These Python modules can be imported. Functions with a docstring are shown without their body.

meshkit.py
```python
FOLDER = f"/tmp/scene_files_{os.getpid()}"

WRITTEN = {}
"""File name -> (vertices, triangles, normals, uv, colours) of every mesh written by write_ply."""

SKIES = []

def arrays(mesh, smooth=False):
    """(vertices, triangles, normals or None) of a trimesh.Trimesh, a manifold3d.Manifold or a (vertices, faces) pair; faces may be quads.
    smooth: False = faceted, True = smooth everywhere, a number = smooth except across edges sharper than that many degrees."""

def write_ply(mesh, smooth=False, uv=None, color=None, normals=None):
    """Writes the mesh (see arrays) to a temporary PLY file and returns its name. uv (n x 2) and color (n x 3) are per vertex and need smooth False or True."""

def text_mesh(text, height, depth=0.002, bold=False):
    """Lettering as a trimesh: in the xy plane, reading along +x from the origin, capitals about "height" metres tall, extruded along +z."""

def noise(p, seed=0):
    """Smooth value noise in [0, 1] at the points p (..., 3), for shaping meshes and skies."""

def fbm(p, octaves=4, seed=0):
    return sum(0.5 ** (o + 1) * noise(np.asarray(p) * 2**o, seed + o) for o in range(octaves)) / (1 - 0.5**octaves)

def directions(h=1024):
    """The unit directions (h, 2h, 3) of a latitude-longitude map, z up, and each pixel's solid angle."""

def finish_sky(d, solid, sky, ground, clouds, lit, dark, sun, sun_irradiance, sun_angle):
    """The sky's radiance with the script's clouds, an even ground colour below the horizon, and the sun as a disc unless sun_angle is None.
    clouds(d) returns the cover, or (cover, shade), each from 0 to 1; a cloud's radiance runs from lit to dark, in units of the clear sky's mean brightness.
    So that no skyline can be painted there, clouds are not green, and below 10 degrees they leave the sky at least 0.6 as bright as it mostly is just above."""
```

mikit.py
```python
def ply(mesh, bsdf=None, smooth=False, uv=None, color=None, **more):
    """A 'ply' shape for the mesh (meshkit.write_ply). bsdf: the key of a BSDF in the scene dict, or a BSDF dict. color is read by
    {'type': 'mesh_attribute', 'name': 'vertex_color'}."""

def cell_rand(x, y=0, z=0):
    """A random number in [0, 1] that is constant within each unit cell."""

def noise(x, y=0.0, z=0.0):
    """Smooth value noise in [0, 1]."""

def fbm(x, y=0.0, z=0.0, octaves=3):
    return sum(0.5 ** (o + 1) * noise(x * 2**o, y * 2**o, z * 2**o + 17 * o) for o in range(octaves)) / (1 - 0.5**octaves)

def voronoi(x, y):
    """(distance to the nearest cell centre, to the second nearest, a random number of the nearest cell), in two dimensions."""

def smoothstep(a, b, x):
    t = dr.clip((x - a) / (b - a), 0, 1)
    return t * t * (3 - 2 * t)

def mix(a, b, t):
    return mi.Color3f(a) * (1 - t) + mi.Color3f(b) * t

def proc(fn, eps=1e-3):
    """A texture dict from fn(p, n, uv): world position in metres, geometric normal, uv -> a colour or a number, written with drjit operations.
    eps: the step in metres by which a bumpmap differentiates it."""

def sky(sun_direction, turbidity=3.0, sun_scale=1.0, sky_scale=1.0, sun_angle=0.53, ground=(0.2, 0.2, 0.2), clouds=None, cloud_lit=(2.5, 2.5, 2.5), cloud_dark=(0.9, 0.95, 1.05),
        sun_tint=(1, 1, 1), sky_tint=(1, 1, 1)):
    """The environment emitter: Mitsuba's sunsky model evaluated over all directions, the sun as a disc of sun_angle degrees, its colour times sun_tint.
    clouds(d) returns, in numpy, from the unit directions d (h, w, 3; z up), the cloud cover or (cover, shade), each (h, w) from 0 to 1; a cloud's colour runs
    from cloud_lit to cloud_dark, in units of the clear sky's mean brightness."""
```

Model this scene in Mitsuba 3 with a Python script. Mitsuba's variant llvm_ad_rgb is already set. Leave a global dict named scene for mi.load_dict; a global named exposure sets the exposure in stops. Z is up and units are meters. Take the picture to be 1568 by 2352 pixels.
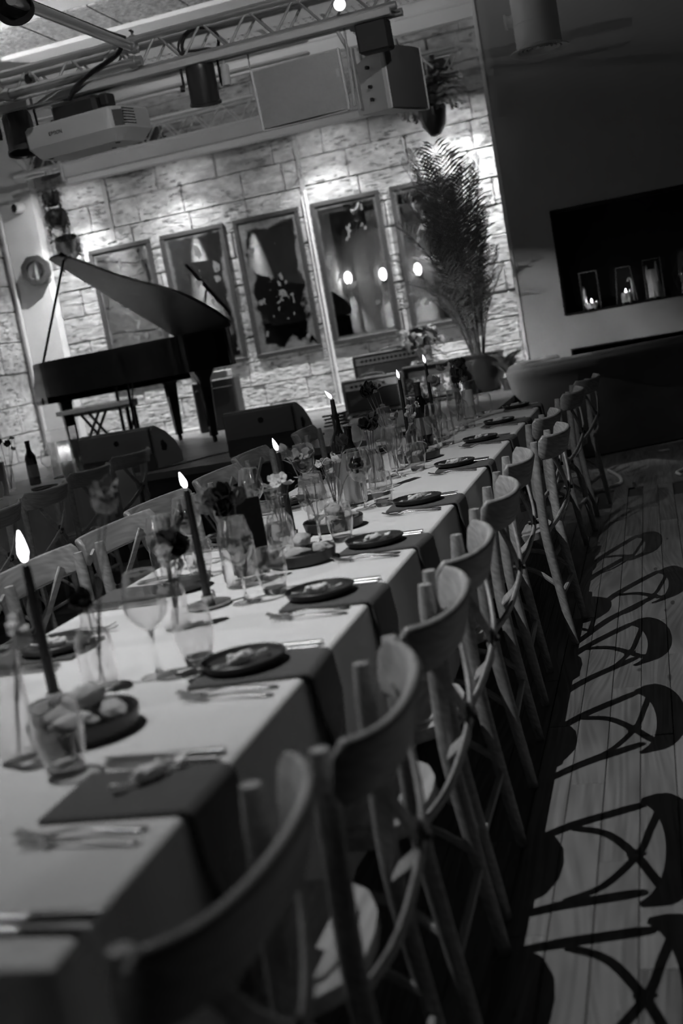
"""Private dining room with a long table laid for dinner in front of a small stage with a grand piano, in black and white."""
import math, random
import numpy as np
import trimesh
import drjit as dr
import mitsuba as mi
import manifold3d as m3
import meshkit
import mikit
from mikit import proc, noise, fbm, smoothstep, mix, cell_rand

T = mi.ScalarTransform4f
rng = np.random.default_rng(7)
scene, labels = {}, {}

# ---------------------------------------------------------------- camera, exposure, lamps
F_PX, ROLL, PITCH, YAW = 2719.0, math.radians(10.22), math.radians(-8.19), math.radians(-15.82)
EYE = np.array([0.0, 0.0, 1.35])
FWD = np.array([math.sin(YAW) * math.cos(PITCH), math.cos(YAW) * math.cos(PITCH), math.sin(PITCH)])
RIGHT0 = np.array([math.cos(YAW), -math.sin(YAW), 0.0])
UP0 = np.cross(RIGHT0, FWD)
UPR = math.cos(ROLL) * UP0 + math.sin(ROLL) * RIGHT0
scene['camera'] = {'type': 'thinlens', 'fov': 2 * math.degrees(math.atan(784 / F_PX)), 'fov_axis': 'x', 'near_clip': 0.05, 'far_clip': 100.0,
                   'to_world': T().look_at(origin=EYE.tolist(), target=(EYE + FWD).tolist(), up=UPR.tolist()), 'aperture_radius': 0.0078, 'focus_distance': 4.9}
exposure = 0.0


def grey(v):
    return {'type': 'rgb', 'value': [float(v)] * 3}


def spot(key, at, to, power, cutoff, beam, weight=1.0):
    scene[key] = {'type': 'spot', 'to_world': T().look_at(origin=list(at), target=list(to), up=[0.1, 0.3, 1]), 'intensity': grey(power),
                  'cutoff_angle': float(cutoff), 'beam_width': float(beam), 'sampling_weight': float(weight)}


TABLE_SPOT = (-1.95, 2.05, 4.28)
WALL_SPOTS = [(-5.90, 11.95, 3.57), (-4.66, 11.95, 3.57), (-3.04, 11.95, 3.57), (-1.63, 11.95, 3.53)]
spot('table_spot_light', TABLE_SPOT, (-0.90, 3.35, 0.75), 29.0, 43, 16, 8)
for _i, (_x, _y, _z) in enumerate(WALL_SPOTS):
    spot(f'wall_core_light_{_i}', (_x, _y, _z), (_x, 12.12, 2.2), (48.0, 23.0, 27.0, 60.0)[_i], (42, 45, 45, 50)[_i], 2, 2)
    spot(f'wall_wide_light_{_i}', (_x, _y, _z), (_x, 12.5, 1.2), (7.0, 4.5, 4.8, 9.0)[_i], 78, 2, 1.6)
spot('unseen_front_light', (1.6, -1.6, 4.1), (-3.0, 8.5, 3.45), 80.0, 14, 5, 2.0)  # unseen lamp, placed to light the trusses, loudspeakers and upper wall
spot('unseen_far_wall_light', (-5.6, -1.3, 4.3), (-5.6, -3.0, 1.4), 16.0, 50, 10, 0.7)  # unseen, without a lamp body; lights the opposite wall for the mirrors
spot('unseen_side_light', (-3.68, 8.40, 3.10), (-0.95, 11.1, 0.65), 110.0, 15, 3, 1.2)  # unseen behind the projector, placed to light the bench and chimney breast
SCONCES = [(-6.68, -2.94, 2.73), (-5.83, -2.94, 2.66), (-5.0, -2.94, 2.62)]
for _i, (_x, _y, _z) in enumerate(SCONCES):
    spot(f'wall_lamp_down_{_i}', (_x, _y + 0.22, _z - 0.2), (_x, _y - 0.05, 1.2), 40.0, 22, 5, 0.9)
UNSEEN_UPLIGHTS = [(-6.60, 6.6, 3.82), (-6.60, 8.9, 3.82)]  # out of view, placed to brighten the ceiling from the left
for _i, (_x, _y, _z) in enumerate(UNSEEN_UPLIGHTS):
    spot(f'unseen_uplight_{_i}', (_x, _y, _z + 0.12), (_x + 0.45, _y + 0.25, 4.5), 95.0, 54, 15, 2.0)
UNSEEN_WASHES = [(-6.40, 6.3, 4.1), (-6.35, 9.5, 4.1), (-6.40, 3.2, 4.1)]  # out of view, placed to light the left wall that the mirrors reflect
for _i, (_x, _y, _z) in enumerate(UNSEEN_WASHES):
    spot(f'unseen_wall_wash_{_i}', (_x, _y, _z), (-6.9, _y - 0.05, 2.1), (44.0, 40.0, 22.0)[_i], (22, 34, 30)[_i], 4, 1.5)

# ---------------------------------------------------------------- materials
def pbr(c, rough=0.5, **more):
    d = {'type': 'principled', 'base_color': grey(c) if isinstance(c, (int, float)) else c, 'roughness': rough if isinstance(rough, dict) else float(rough)}
    d.update({k: (float(v) if isinstance(v, (int, float)) else v) for k, v in more.items()})
    return {'type': 'twosided', 'b': d}


def mat(name, d):
    scene[name] = d


def g(v):
    return mi.Color3f(v)


def bump(inner, fn, scale, eps=2e-3):
    return {'type': 'twosided', 'b': {'type': 'bumpmap', 'tex': proc(fn, eps), 'scale': float(scale), 'inner': inner}}


def t_stone(p, n, uv):
    u = p.x + p.y
    a = fbm(u * 2.3, p.z * 2.6, p.y * 0.4, 4)
    f = fbm(u * 14, p.z * 22, 3.0, 3)
    pit = smoothstep(0.64, 0.76, fbm(u * 15, p.z * 60, 7.0, 2)) * smoothstep(0.35, 0.6, fbm(u * 3, p.z * 4, 1.0, 2))
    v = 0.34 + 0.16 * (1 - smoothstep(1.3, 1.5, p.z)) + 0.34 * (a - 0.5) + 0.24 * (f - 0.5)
    return g(dr.clip(v * (1 - 0.55 * pit), 0.03, 0.8))


def t_stone_h(p, n, uv):
    u = p.x + p.y
    return fbm(u * 16, p.z * 30, 5.0, 3) - 0.8 * smoothstep(0.62, 0.76, fbm(u * 15, p.z * 60, 7.0, 2))


def t_wood(p, n, uv):
    w = noise(p.x * 5, p.y * 1.6, p.z * 5)
    a = noise((p.x + p.z) * 150 + 9 * w, p.y * 7, (p.z - p.x) * 40)
    b = fbm(p.x * 9, p.y * 3, p.z * 9, 2)
    return g(0.35 + 0.20 * (a - 0.5) + 0.20 * (b - 0.5))


def t_plank(p, n, uv):
    k = dr.floor(p.x / 0.098)
    j = cell_rand(k, dr.floor(p.y / 1.3 + 0.37 * k), 3)
    w = noise(p.x * 7 + 13 * j, p.y * 1.3, j * 40)
    a = noise(p.x * 130 + 22 * w, p.y * 4 + j * 50, 2)
    b = fbm(p.x * 12, p.y * 3, j * 31, 3)
    knot = smoothstep(0.80, 0.86, noise(p.x * 30, p.y * 9, 8.5))
    return g(0.62 * dr.clip((0.27 + 0.07 * (j - 0.5) + 0.14 * (a - 0.5) + 0.20 * (b - 0.5)) * (1 - 0.6 * knot), 0.02, 0.6))


def t_cloth(p, n, uv):
    return g(0.66 + 0.035 * (fbm(p.x * 9, p.y * 4, p.z * 5, 3) - 0.5) - 0.07 * smoothstep(0.62, 0.74, fbm(p.x * 4, p.y * 6, 2.0, 2)))


def t_cloth_h(p, n, uv):
    return fbm(p.x * 5 + p.z * 3, p.y * 9, p.z * 4, 3)


def t_patina(p, n, uv):
    """cover of the worn silvering: 1 = dull patch, 0 = clear mirror. Panes are 0.68 x 1.45, five of them their centres 0.871 apart."""
    k = dr.floor((p.x + 5.951) / 0.8713)
    cx = -5.951 + 0.8713 * (k + 0.5)
    dx = 0.33 - dr.abs(p.x - cx)
    dz = 0.70 - dr.abs(p.z - 2.05)
    e = dr.minimum(dx, dz)
    amount = dr.select(k < 1, 0.02, dr.select(k < 2, 0.045, dr.select(k < 3, 0.085, 0.012)))
    w = fbm(p.x * 7, p.z * 6, k * 9, 4)
    edge = 1 - smoothstep(-0.01, 0.03, e - amount * 2.2 * (w - 0.28))
    blot = smoothstep(0.73, 0.75, fbm(p.x * 11 + 5, p.z * 9, k * 5 + 2, 3))
    return dr.maximum(edge, blot) * 0.94


def t_patina_c(p, n, uv):
    return g(0.10 + 0.10 * (fbm(p.x * 13, p.z * 11, 4, 4) - 0.5))


def t_concrete(p, n, uv):
    return g(0.55 + 0.06 * (fbm(p.x * 2, p.y * 2, p.z * 2, 4) - 0.5))


def t_woodwool(p, n, uv):
    a = fbm(p.x * 45, p.y * 90, 1.0, 3)
    return g(0.24 + 0.75 * (a - 0.42))


def t_render(p, n, uv):
    return g(0.27 + 0.03 * (fbm(p.x * 3, p.z * 3, p.y * 3, 3) - 0.5))


def t_velvet(p, n, uv):
    return g(0.10 + 0.08 * (fbm(p.x * 3, p.y * 3, p.z * 4, 3) - 0.5))


def t_mesh(p, n, uv):
    u, v = uv.x * 1.0, uv.y * 1.0
    r = dr.floor(v)
    a = u + 0.5 * (r - 2 * dr.floor(r / 2)) - dr.floor(u + 0.5 * (r - 2 * dr.floor(r / 2))) - 0.5
    b = v - r - 0.5
    hole = 1 - smoothstep(0.24, 0.34, dr.sqrt(a * a + b * b))
    return g(0.36 - 0.24 * hole)


def t_glitter(p, n, uv):
    return g(dr.clip(0.10 + 1.3 * smoothstep(0.45, 0.8, fbm(p.x * 60, p.z * 60, 2, 2)), 0, 0.9))


def t_tweed(p, n, uv):
    return g(0.19 + 0.05 * (noise(p.x * 300, p.z * 300) - 0.5))


def t_bread(p, n, uv):
    return g(0.42 + 0.25 * (fbm(p.x * 40, p.y * 40, p.z * 60, 3) - 0.4))


def t_leaf(p, n, uv):
    return g(0.03 + 0.04 * fbm(p.x * 20, p.y * 20, p.z * 20, 2))


def t_boards(p, n, uv):
    k = dr.floor(p.y / 0.14)
    j = dr.abs(p.y / 0.14 - k - 0.5)
    a = noise(p.x * 4, p.y * 90, k)
    return g((0.16 + 0.07 * (a - 0.5) + 0.05 * (cell_rand(k, 5) - 0.5)) * (1 - 0.7 * smoothstep(0.47, 0.495, j)))


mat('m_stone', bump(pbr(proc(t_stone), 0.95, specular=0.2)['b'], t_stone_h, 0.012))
mat('m_mortar', pbr(0.24, 0.95, specular=0.1))
mat('m_plaster', pbr(proc(t_concrete), 0.9, specular=0.2))
mat('m_render', pbr(proc(t_render), 0.75, specular=0.3))
mat('m_dim_plaster', pbr(0.22, 0.9, specular=0.1))
mat('m_unseen_dark', pbr(0.02, 0.8, specular=0.1))  # for surfaces out of view, kept dark so they bounce little light
mat('m_woodwool', pbr(proc(t_woodwool), 0.95, specular=0.1))
mat('m_panel', pbr(0.66, 0.8))
mat('m_black', pbr(0.012, 0.6))
mat('m_niche', pbr(0.006, 0.9, specular=0.1))
mat('m_dark_metal', pbr(0.02, 0.38))
mat('m_alu', pbr(0.62, 0.33, metallic=0.85))
mat('m_white_metal', pbr(0.45, 0.42))
mat('m_white_trim', pbr(0.6, 0.5))
mat('m_grille', pbr(proc(t_mesh), 0.5))
mat('m_grey_grille', pbr(0.10, 0.6))
mat('m_wood', pbr(proc(t_wood), 0.33, specular=0.55, clearcoat=0.35, clearcoat_gloss=0.75))
mat('m_plank', pbr(proc(t_plank), 0.5, specular=0.25))
mat('m_stage', pbr(proc(t_boards), 0.35))
mat('m_cloth', bump(pbr(proc(t_cloth), 0.85, specular=0.15, sheen=0.3)['b'], t_cloth_h, 0.006))
mat('m_napkin', pbr(0.10, 0.85, specular=0.1, sheen=0.5))
mat('m_plate', pbr(0.035, 0.42, specular=0.5))
mat('m_steel', pbr(0.55, 0.2, metallic=1.0))
mat('m_steel_brushed', pbr(0.55, 0.32, metallic=1.0))
mat('m_copper', pbr(0.42, 0.3, metallic=0.9))
mat('m_glass', {'type': 'thindielectric', 'int_ior': 1.36})
mat('m_crystal', {'type': 'dielectric', 'int_ior': 1.5})
mat('m_water', {'type': 'dielectric', 'int_ior': 1.33})
mat('m_black_wax', pbr(0.008, 0.4))
mat('m_wax', pbr(0.80, 0.55, specular=0.3))
mat('m_glow_wax', {'type': 'principledthin', 'base_color': grey(0.9), 'roughness': 0.6, 'diff_trans': 1.1, 'spec_trans': 0.0})
mat('m_dark_glass', pbr(0.006, 0.06, specular=0.6))
mat('m_label', pbr(0.22, 0.7))
mat('m_piano', pbr(0.002, 0.07, specular=0.12))
mat('m_lid', pbr(0.002, 0.3, specular=0.04))
mat('m_lit_glass_edge', pbr(0.35, 0.2))  # pale colour stands for candle light caught in the glass edges
mat('m_ivory', pbr(0.7, 0.4))
mat('m_gold', pbr(0.4, 0.3, metallic=0.9))
mat('m_mirror', {'type': 'blendbsdf', 'weight': proc(t_patina), 'a': {'type': 'twosided', 'b': {'type': 'conductor', 'material': 'none', 'specular_reflectance': grey(0.72)}},
                 'c': pbr(proc(t_patina_c), 0.6)})
mat('m_clear_mirror', {'type': 'twosided', 'b': {'type': 'conductor', 'material': 'none', 'specular_reflectance': grey(0.85)}})
mat('m_frame', pbr(0.03, 0.5))
mat('m_velvet', pbr(proc(t_velvet), 0.8, sheen=0.6))
mat('m_pot', pbr(0.012, 0.3))
mat('m_leaf', {'type': 'twosided', 'b': pbr(proc(t_leaf), 0.45)['b']})
mat('m_pale_leaf', pbr(0.30, 0.5))
mat('m_petal', pbr(0.55, 0.6, sheen=0.4))
mat('m_grey_petal', pbr(0.20, 0.6, sheen=0.4))
mat('m_dark_petal', pbr(0.012, 0.6, sheen=0.2))
mat('m_stem', pbr(0.10, 0.5))
mat('m_bread', pbr(proc(t_bread), 0.7))
mat('m_tolex', pbr(0.20, 0.55))
mat('m_dark_tolex', pbr(0.03, 0.55))
mat('m_tweed', pbr(proc(t_tweed), 0.8))
mat('m_glitter', pbr(proc(t_glitter), 0.35, metallic=0.3))
mat('m_wedge', pbr(0.085, 0.6))
mat('m_log', pbr(0.30, 0.8))
mat('m_bark', pbr(0.03, 0.9))
mat('m_curtain', pbr(0.17, 0.9, specular=0.1))
mat('m_soil', pbr(0.02, 0.95))

# ---------------------------------------------------------------- shape helpers
def cat(*ms):
    return trimesh.util.concatenate([m for m in ms if m is not None])


def TM(v, f):
    return trimesh.Trimesh(np.asarray(v, float), np.asarray(f, int), process=False)


def box(c, s, r=0.0):
    """Box of centre c and size s with its edges chamfered by r."""
    c, h = np.asarray(c, float), np.asarray(s, float) / 2
    if r <= 0:
        return trimesh.creation.box(extents=2 * h, transform=trimesh.transformations.translation_matrix(c))
    r = min(r, *(h * 0.98))
    pts = [np.array([sx, sy, sz]) * (h - r * (np.arange(3) != k)) for sx in (-1, 1) for sy in (-1, 1) for sz in (-1, 1) for k in range(3)]
    m = trimesh.convex.convex_hull(np.array(pts))
    m.apply_translation(c)
    return m


def b2(x0, x1, y0, y1, z0, z1, r=0.0):
    return box(((x0 + x1) / 2, (y0 + y1) / 2, (z0 + z1) / 2), (x1 - x0, y1 - y0, z1 - z0), r)


def sweep(path, prof, up=(0, 0, 1), scale=None, closed=False, cap=True):
    p, q = np.asarray(path, float), np.asarray(prof, float)
    n, m = len(p), len(q)
    t = (np.roll(p, -1, 0) - np.roll(p, 1, 0)) if closed else np.gradient(p, axis=0)
    t /= np.linalg.norm(t, axis=1, keepdims=True) + 1e-12
    u = np.broadcast_to(np.asarray(up, float), (n, 3)).copy()
    bad = np.abs((u * t).sum(1)) > 0.97
    u[bad] = np.array([1.0, 0.2, 0.1])
    b = u - (u * t).sum(1, keepdims=True) * t
    b /= np.linalg.norm(b, axis=1, keepdims=True)
    a = np.cross(t, b)
    s = np.ones((n, 2)) if scale is None else np.asarray(scale, float)
    if s.ndim == 1:
        s = np.stack([s, s], 1)
    v = p[:, None] + (q[None, :, 0] * s[:, :1])[..., None] * a[:, None] + (q[None, :, 1] * s[:, 1:])[..., None] * b[:, None]
    v = v.reshape(-1, 3)
    rows = n if closed else n - 1
    i, j = np.meshgrid(np.arange(rows), np.arange(m), indexing='ij')
    k = (i + 1) % n
    j2 = (j + 1) % m
    f = np.vstack([np.stack([i * m + j, i * m + j2, k * m + j2], -1).reshape(-1, 3), np.stack([i * m + j, k * m + j2, k * m + j], -1).reshape(-1, 3)])
    if cap and not closed:
        c0, c1 = len(v), len(v) + 1
        v = np.vstack([v, p[0], p[-1]])
        jj = np.arange(m)
        f = np.vstack([f, np.stack([jj * 0 + c0, (jj + 1) % m, jj], 1), np.stack([jj * 0 + c1, (n - 1) * m + jj, (n - 1) * m + (jj + 1) % m], 1)])
    out = TM(v, f)
    if out.volume < 0:
        out.invert()
    return out


def circ(r, n=10, ry=None):
    a = np.arange(n) * 2 * np.pi / n
    return np.stack([r * np.cos(a), (ry or r) * np.sin(a)], 1)


def rect(w, h, r=0.0):
    """Profile w across and h along up, corners cut by r."""
    w, h = w / 2, h / 2
    if r <= 0:
        return np.array([[-w, -h], [w, -h], [w, h], [-w, h]])
    return np.array([[-w, -h + r], [-w + r, -h], [w - r, -h], [w, -h + r], [w, h - r], [w - r, h], [-w + r, h], [-w, h - r]])


def tube(path, r, n=8, **k):
    r = np.asarray(r, float)
    if r.ndim:
        return sweep(path, circ(1.0, n), scale=r, **k)
    return sweep(path, circ(float(r), n), **k)


def rod(a, b, r, n=8):
    return tube([a, b], r, n)


def curve(pts, n=16):
    """Catmull-Rom through the points."""
    p = np.asarray(pts, float)
    p = np.vstack([2 * p[0] - p[1], p, 2 * p[-1] - p[-2]])
    out = []
    segs = len(p) - 3
    for i in range(segs):
        t = np.linspace(0, 1, max(2, n // segs + 1), endpoint=(i == segs - 1))[:, None]
        a, b, c, d = p[i:i + 4]
        out.append(0.5 * (2 * b + (c - a) * t + (2 * a - 5 * b + 4 * c - d) * t**2 + (3 * b - a - 3 * c + d) * t**3))
    return np.vstack(out)


def lathe(prof, n=28):
    """Surface of revolution about z of a profile of (r, z)."""
    q = np.asarray(prof, float)
    a = np.arange(n) * 2 * np.pi / n
    v = np.stack([q[:, None, 0] * np.cos(a), q[:, None, 0] * np.sin(a), np.repeat(q[:, 1:], n, 1)], -1).reshape(-1, 3)
    i, j = np.meshgrid(np.arange(len(q) - 1), np.arange(n), indexing='ij')
    j2 = (j + 1) % n
    f = np.vstack([np.stack([i * n + j, i * n + j2, (i + 1) * n + j2], -1).reshape(-1, 3), np.stack([i * n + j, (i + 1) * n + j2, (i + 1) * n + j], -1).reshape(-1, 3)])
    m = TM(v, f)
    m.merge_vertices()
    m.update_faces(m.nondegenerate_faces())
    return m


def nest(prof, n=32, layers=4, step=0.0007):
    """The thickness of a glass wall as a few sheets, one inside the other."""
    return cat(*[lathe([(max(r - step * k, 0.0005), z) for r, z in prof], n) for k in range(layers)])


def prism(poly, h0, h1):
    from shapely.geometry import Polygon
    m = trimesh.creation.extrude_polygon(poly if hasattr(poly, 'exterior') else Polygon(poly), h1 - h0, engine='earcut')
    m.apply_translation([0, 0, h0])
    return m


def blob(c, s, sub=2, amp=0.0, seed=0, freq=3.0):
    m = trimesh.creation.icosphere(subdivisions=sub)
    if amp:
        m.vertices *= 1 + amp * (meshkit.fbm(m.vertices * freq + 11 + seed, 2, seed) - 0.5)[:, None]
    m.apply_scale(s)
    m.apply_translation(c)
    return m


def xf(m, loc=(0, 0, 0), rz=0.0, rx=0.0, ry=0.0, s=1.0):
    """A copy of the mesh scaled, turned about x, y, z (degrees) and moved."""
    o = m.copy()
    if s != 1.0:
        o.apply_scale(s)
    for ang, ax in ((rx, [1, 0, 0]), (ry, [0, 1, 0]), (rz, [0, 0, 1])):
        if ang:
            o.apply_transform(trimesh.transformations.rotation_matrix(math.radians(ang), ax))
    o.apply_translation(loc)
    return o


# ---------------------------------------------------------------- scene helpers
_taken = {}


def numbered(name):
    k = _taken.get(name, 0)
    _taken[name] = k + 1
    return name if k == 0 else f'{name}_{k:03d}'


def P(mesh, m, smooth=35, **more):
    """The dict of one shape; several entries may share it."""
    return mikit.ply(mesh, m, smooth=smooth, **more)


def label(key, text, category, group=None, kind=None):
    labels[key] = {'label': text, 'category': category}
    if group:
        labels[key]['group'] = group
    if kind:
        labels[key]['kind'] = kind


def thing(name, parts, text, category, M=None, group=None, part_labels=None):
    """One top-level thing. parts: {'' : shape} for a thing of one mesh, or {part: shape, 'part__sub': shape, ...}; a list of shapes makes part, part_001 ..."""
    key = numbered(name)
    for rel, d in parts.items():
        for i, x in enumerate(d if isinstance(d, list) else [d]):
            k = key + (f'__{rel}' if rel else '') + (f'_{i:03d}' if i else '')
            scene[k] = {**x, 'to_world': M} if M is not None else dict(x)
            if part_labels and rel in part_labels:
                labels[k] = {'label': part_labels[rel]}
    label(key, text, category, group)
    return key


def at(x, y, z, rz=0.0, rx=0.0, ry=0.0, s=1.0):
    t = T().translate([x, y, z])
    if rz:
        t = t.rotate([0, 0, 1], rz)
    if ry:
        t = t.rotate([0, 1, 0], ry)
    if rx:
        t = t.rotate([1, 0, 0], rx)
    return t.scale(s) if s != 1.0 else t


def struct(name, mesh, m, text, smooth=False):
    scene[name] = P(mesh, m, smooth)
    labels[name] = {'label': text, 'kind': 'structure'}


def lamp(mesh, v, m='m_wax', weight=0.06):
    d = P(mesh, m, True)
    d['emitter'] = {'type': 'area', 'radiance': grey(v), 'sampling_weight': float(weight)}
    return d


ORD = ['nearest', 'second', 'third', 'fourth', 'fifth', 'sixth', 'seventh', 'eighth', 'ninth', 'tenth', 'eleventh', 'twelfth']


def nth(i, n=None):
    return ('farthest' if n and i == n - 1 else ORD[i])

# ---------------------------------------------------------------- the room
YB, ZC, ZS = 12.5, 4.5, 0.63      # back wall, ceiling, stage floor
XL, XB, YC = -6.9, -1.13, 11.2    # left wall, left edge of the chimney breast, its front
struct('floor', b2(XL, 3.2, -3.0, 13.0, -0.12, -0.012), 'm_bark', 'dark wooden floor of the dining room')
# boards of the floor where they can be told apart
def plank_rows():
    i = 0
    for c in range(22):
        x0 = -0.784 + c * 0.098
        j0 = 0.37 * round(x0 / 0.098)
        y = math.floor(1.0 / 1.3 + j0)
        for r in range(6):
            ya, yb = (y + r - j0) * 1.3, (y + r + 1 - j0) * 1.3
            dz = float(rng.uniform(-0.0008, 0.0008))
            key = 'floor__plank' + (f'_{i:03d}' if i else '')
            scene[key] = P(b2(x0 + 0.001, x0 + 0.097, ya + 0.0015, yb - 0.0015, -0.012, dz, 0.0015), 'm_plank', False)
            i += 1
plank_rows()
scene['floor__plank_field'] = P(cat(b2(XL, -0.784, -3, 8.0, -0.012, -0.0005), b2(1.372, 3.2, -3, 13, -0.012, -0.0005), b2(-0.784, 1.372, -3, 0.0, -0.012, -0.001), b2(-0.784, 1.372, 8.3, 13, -0.012, -0.001)), 'm_plank', False)
struct('ceiling', cat(b2(XL, 3.2, 5.2, 9.85, ZC, ZC + 0.15), b2(XL, 3.2, 9.85, YB, ZC + 0.04, ZC + 0.15), b2(XL, XB, 10.6, 11.75, ZC - 0.05, ZC + 0.04)), 'm_plaster', 'grey plastered ceiling above the stage')
scene['ceiling__unseen_dark_field'] = P(b2(XL, 3.2, -3, 5.2, ZC, ZC + 0.15), 'm_unseen_dark', False)  # unseen part of the ceiling, dark to keep bounced light off the chairs
for i in range(9):   # strip of wood-wool boards and strip of perforated boards
    x0 = XL + 0.05 + i * 0.66
    scene['ceiling__rough_panel' + (f'_{i:03d}' if i else '')] = P(b2(x0, x0 + 0.65, 9.86, 10.59, ZC - 0.012, ZC + 0.04, 0.004), 'm_woodwool', False)
def perforated(x0, w):
    holes = [b2(x0 + 0.05 + a * 0.075, x0 + 0.07 + a * 0.075, 11.83 + b * 0.08, 11.855 + b * 0.08, ZC - 0.0135, ZC - 0.01) for a in range(int(w / 0.075) - 1) for b in range(6)]
    return b2(x0, x0 + w, 11.78, 12.33, ZC - 0.012, ZC + 0.04, 0.004), cat(*holes)
for i, (x0, w) in enumerate(((-4.75, 0.55), (-3.95, 0.6), (-3.3, 0.6), (-2.65, 0.6), (-2.0, 0.55))):
    a, b = perforated(x0, w)
    k = 'ceiling__perforated_panel' + (f'_{i:03d}' if i else '')
    scene[k] = P(a, 'm_panel', False)
    scene[k + '__holes'] = P(b, 'm_black', False)
    labels[k + '__holes'] = {'label': 'dark holes of the panel', 'kind': 'stuff'}
struct('trim_1', cat(b2(XL, XB + 0.3, 12.36, 12.6, 4.23, ZC), b2(XL, XB + 0.3, 12.33, 12.36, 4.36, 4.385, 0.006)), 'm_plaster', 'plastered beam along the top of the stone wall')

# stone blocks, each a piece of its own
def stone(c, s, jit, seed):
    r = np.random.default_rng(seed)
    h = np.asarray(s) / 2
    pts = []
    for sx in (-1, 1):
        for sy in (-1, 1):
            for sz in (-1, 1):
                q = np.array([sx, sy, sz]) * h + r.uniform(-jit, jit, 3) * np.array([0.5, 0.6, 0.5])
                for k in range(3):
                    q2 = q.copy()
                    q2[k] -= np.sign(q[k]) * 0
                    off = np.array([sx, sy, sz]) * 0.009
                    off[k] = 0
                    pts.append(q2 - off)
    m = trimesh.convex.convex_hull(np.array(pts))
    m.apply_translation(c)
    return m
struct('wall_back', b2(XL - 0.3, 3.2, YB + 0.012, YB + 0.3, 0, ZC), 'm_mortar', 'back wall of large rough pale stone blocks behind the stage')
n = 0
z, row = ZS + 0.0, 0
HEIGHTS = [0.16, 0.22, 0.26, 0.27, 0.29, 0.28, 0.30, 0.27, 0.31, 0.29, 0.28, 0.30, 0.30, 0.10]
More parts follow.
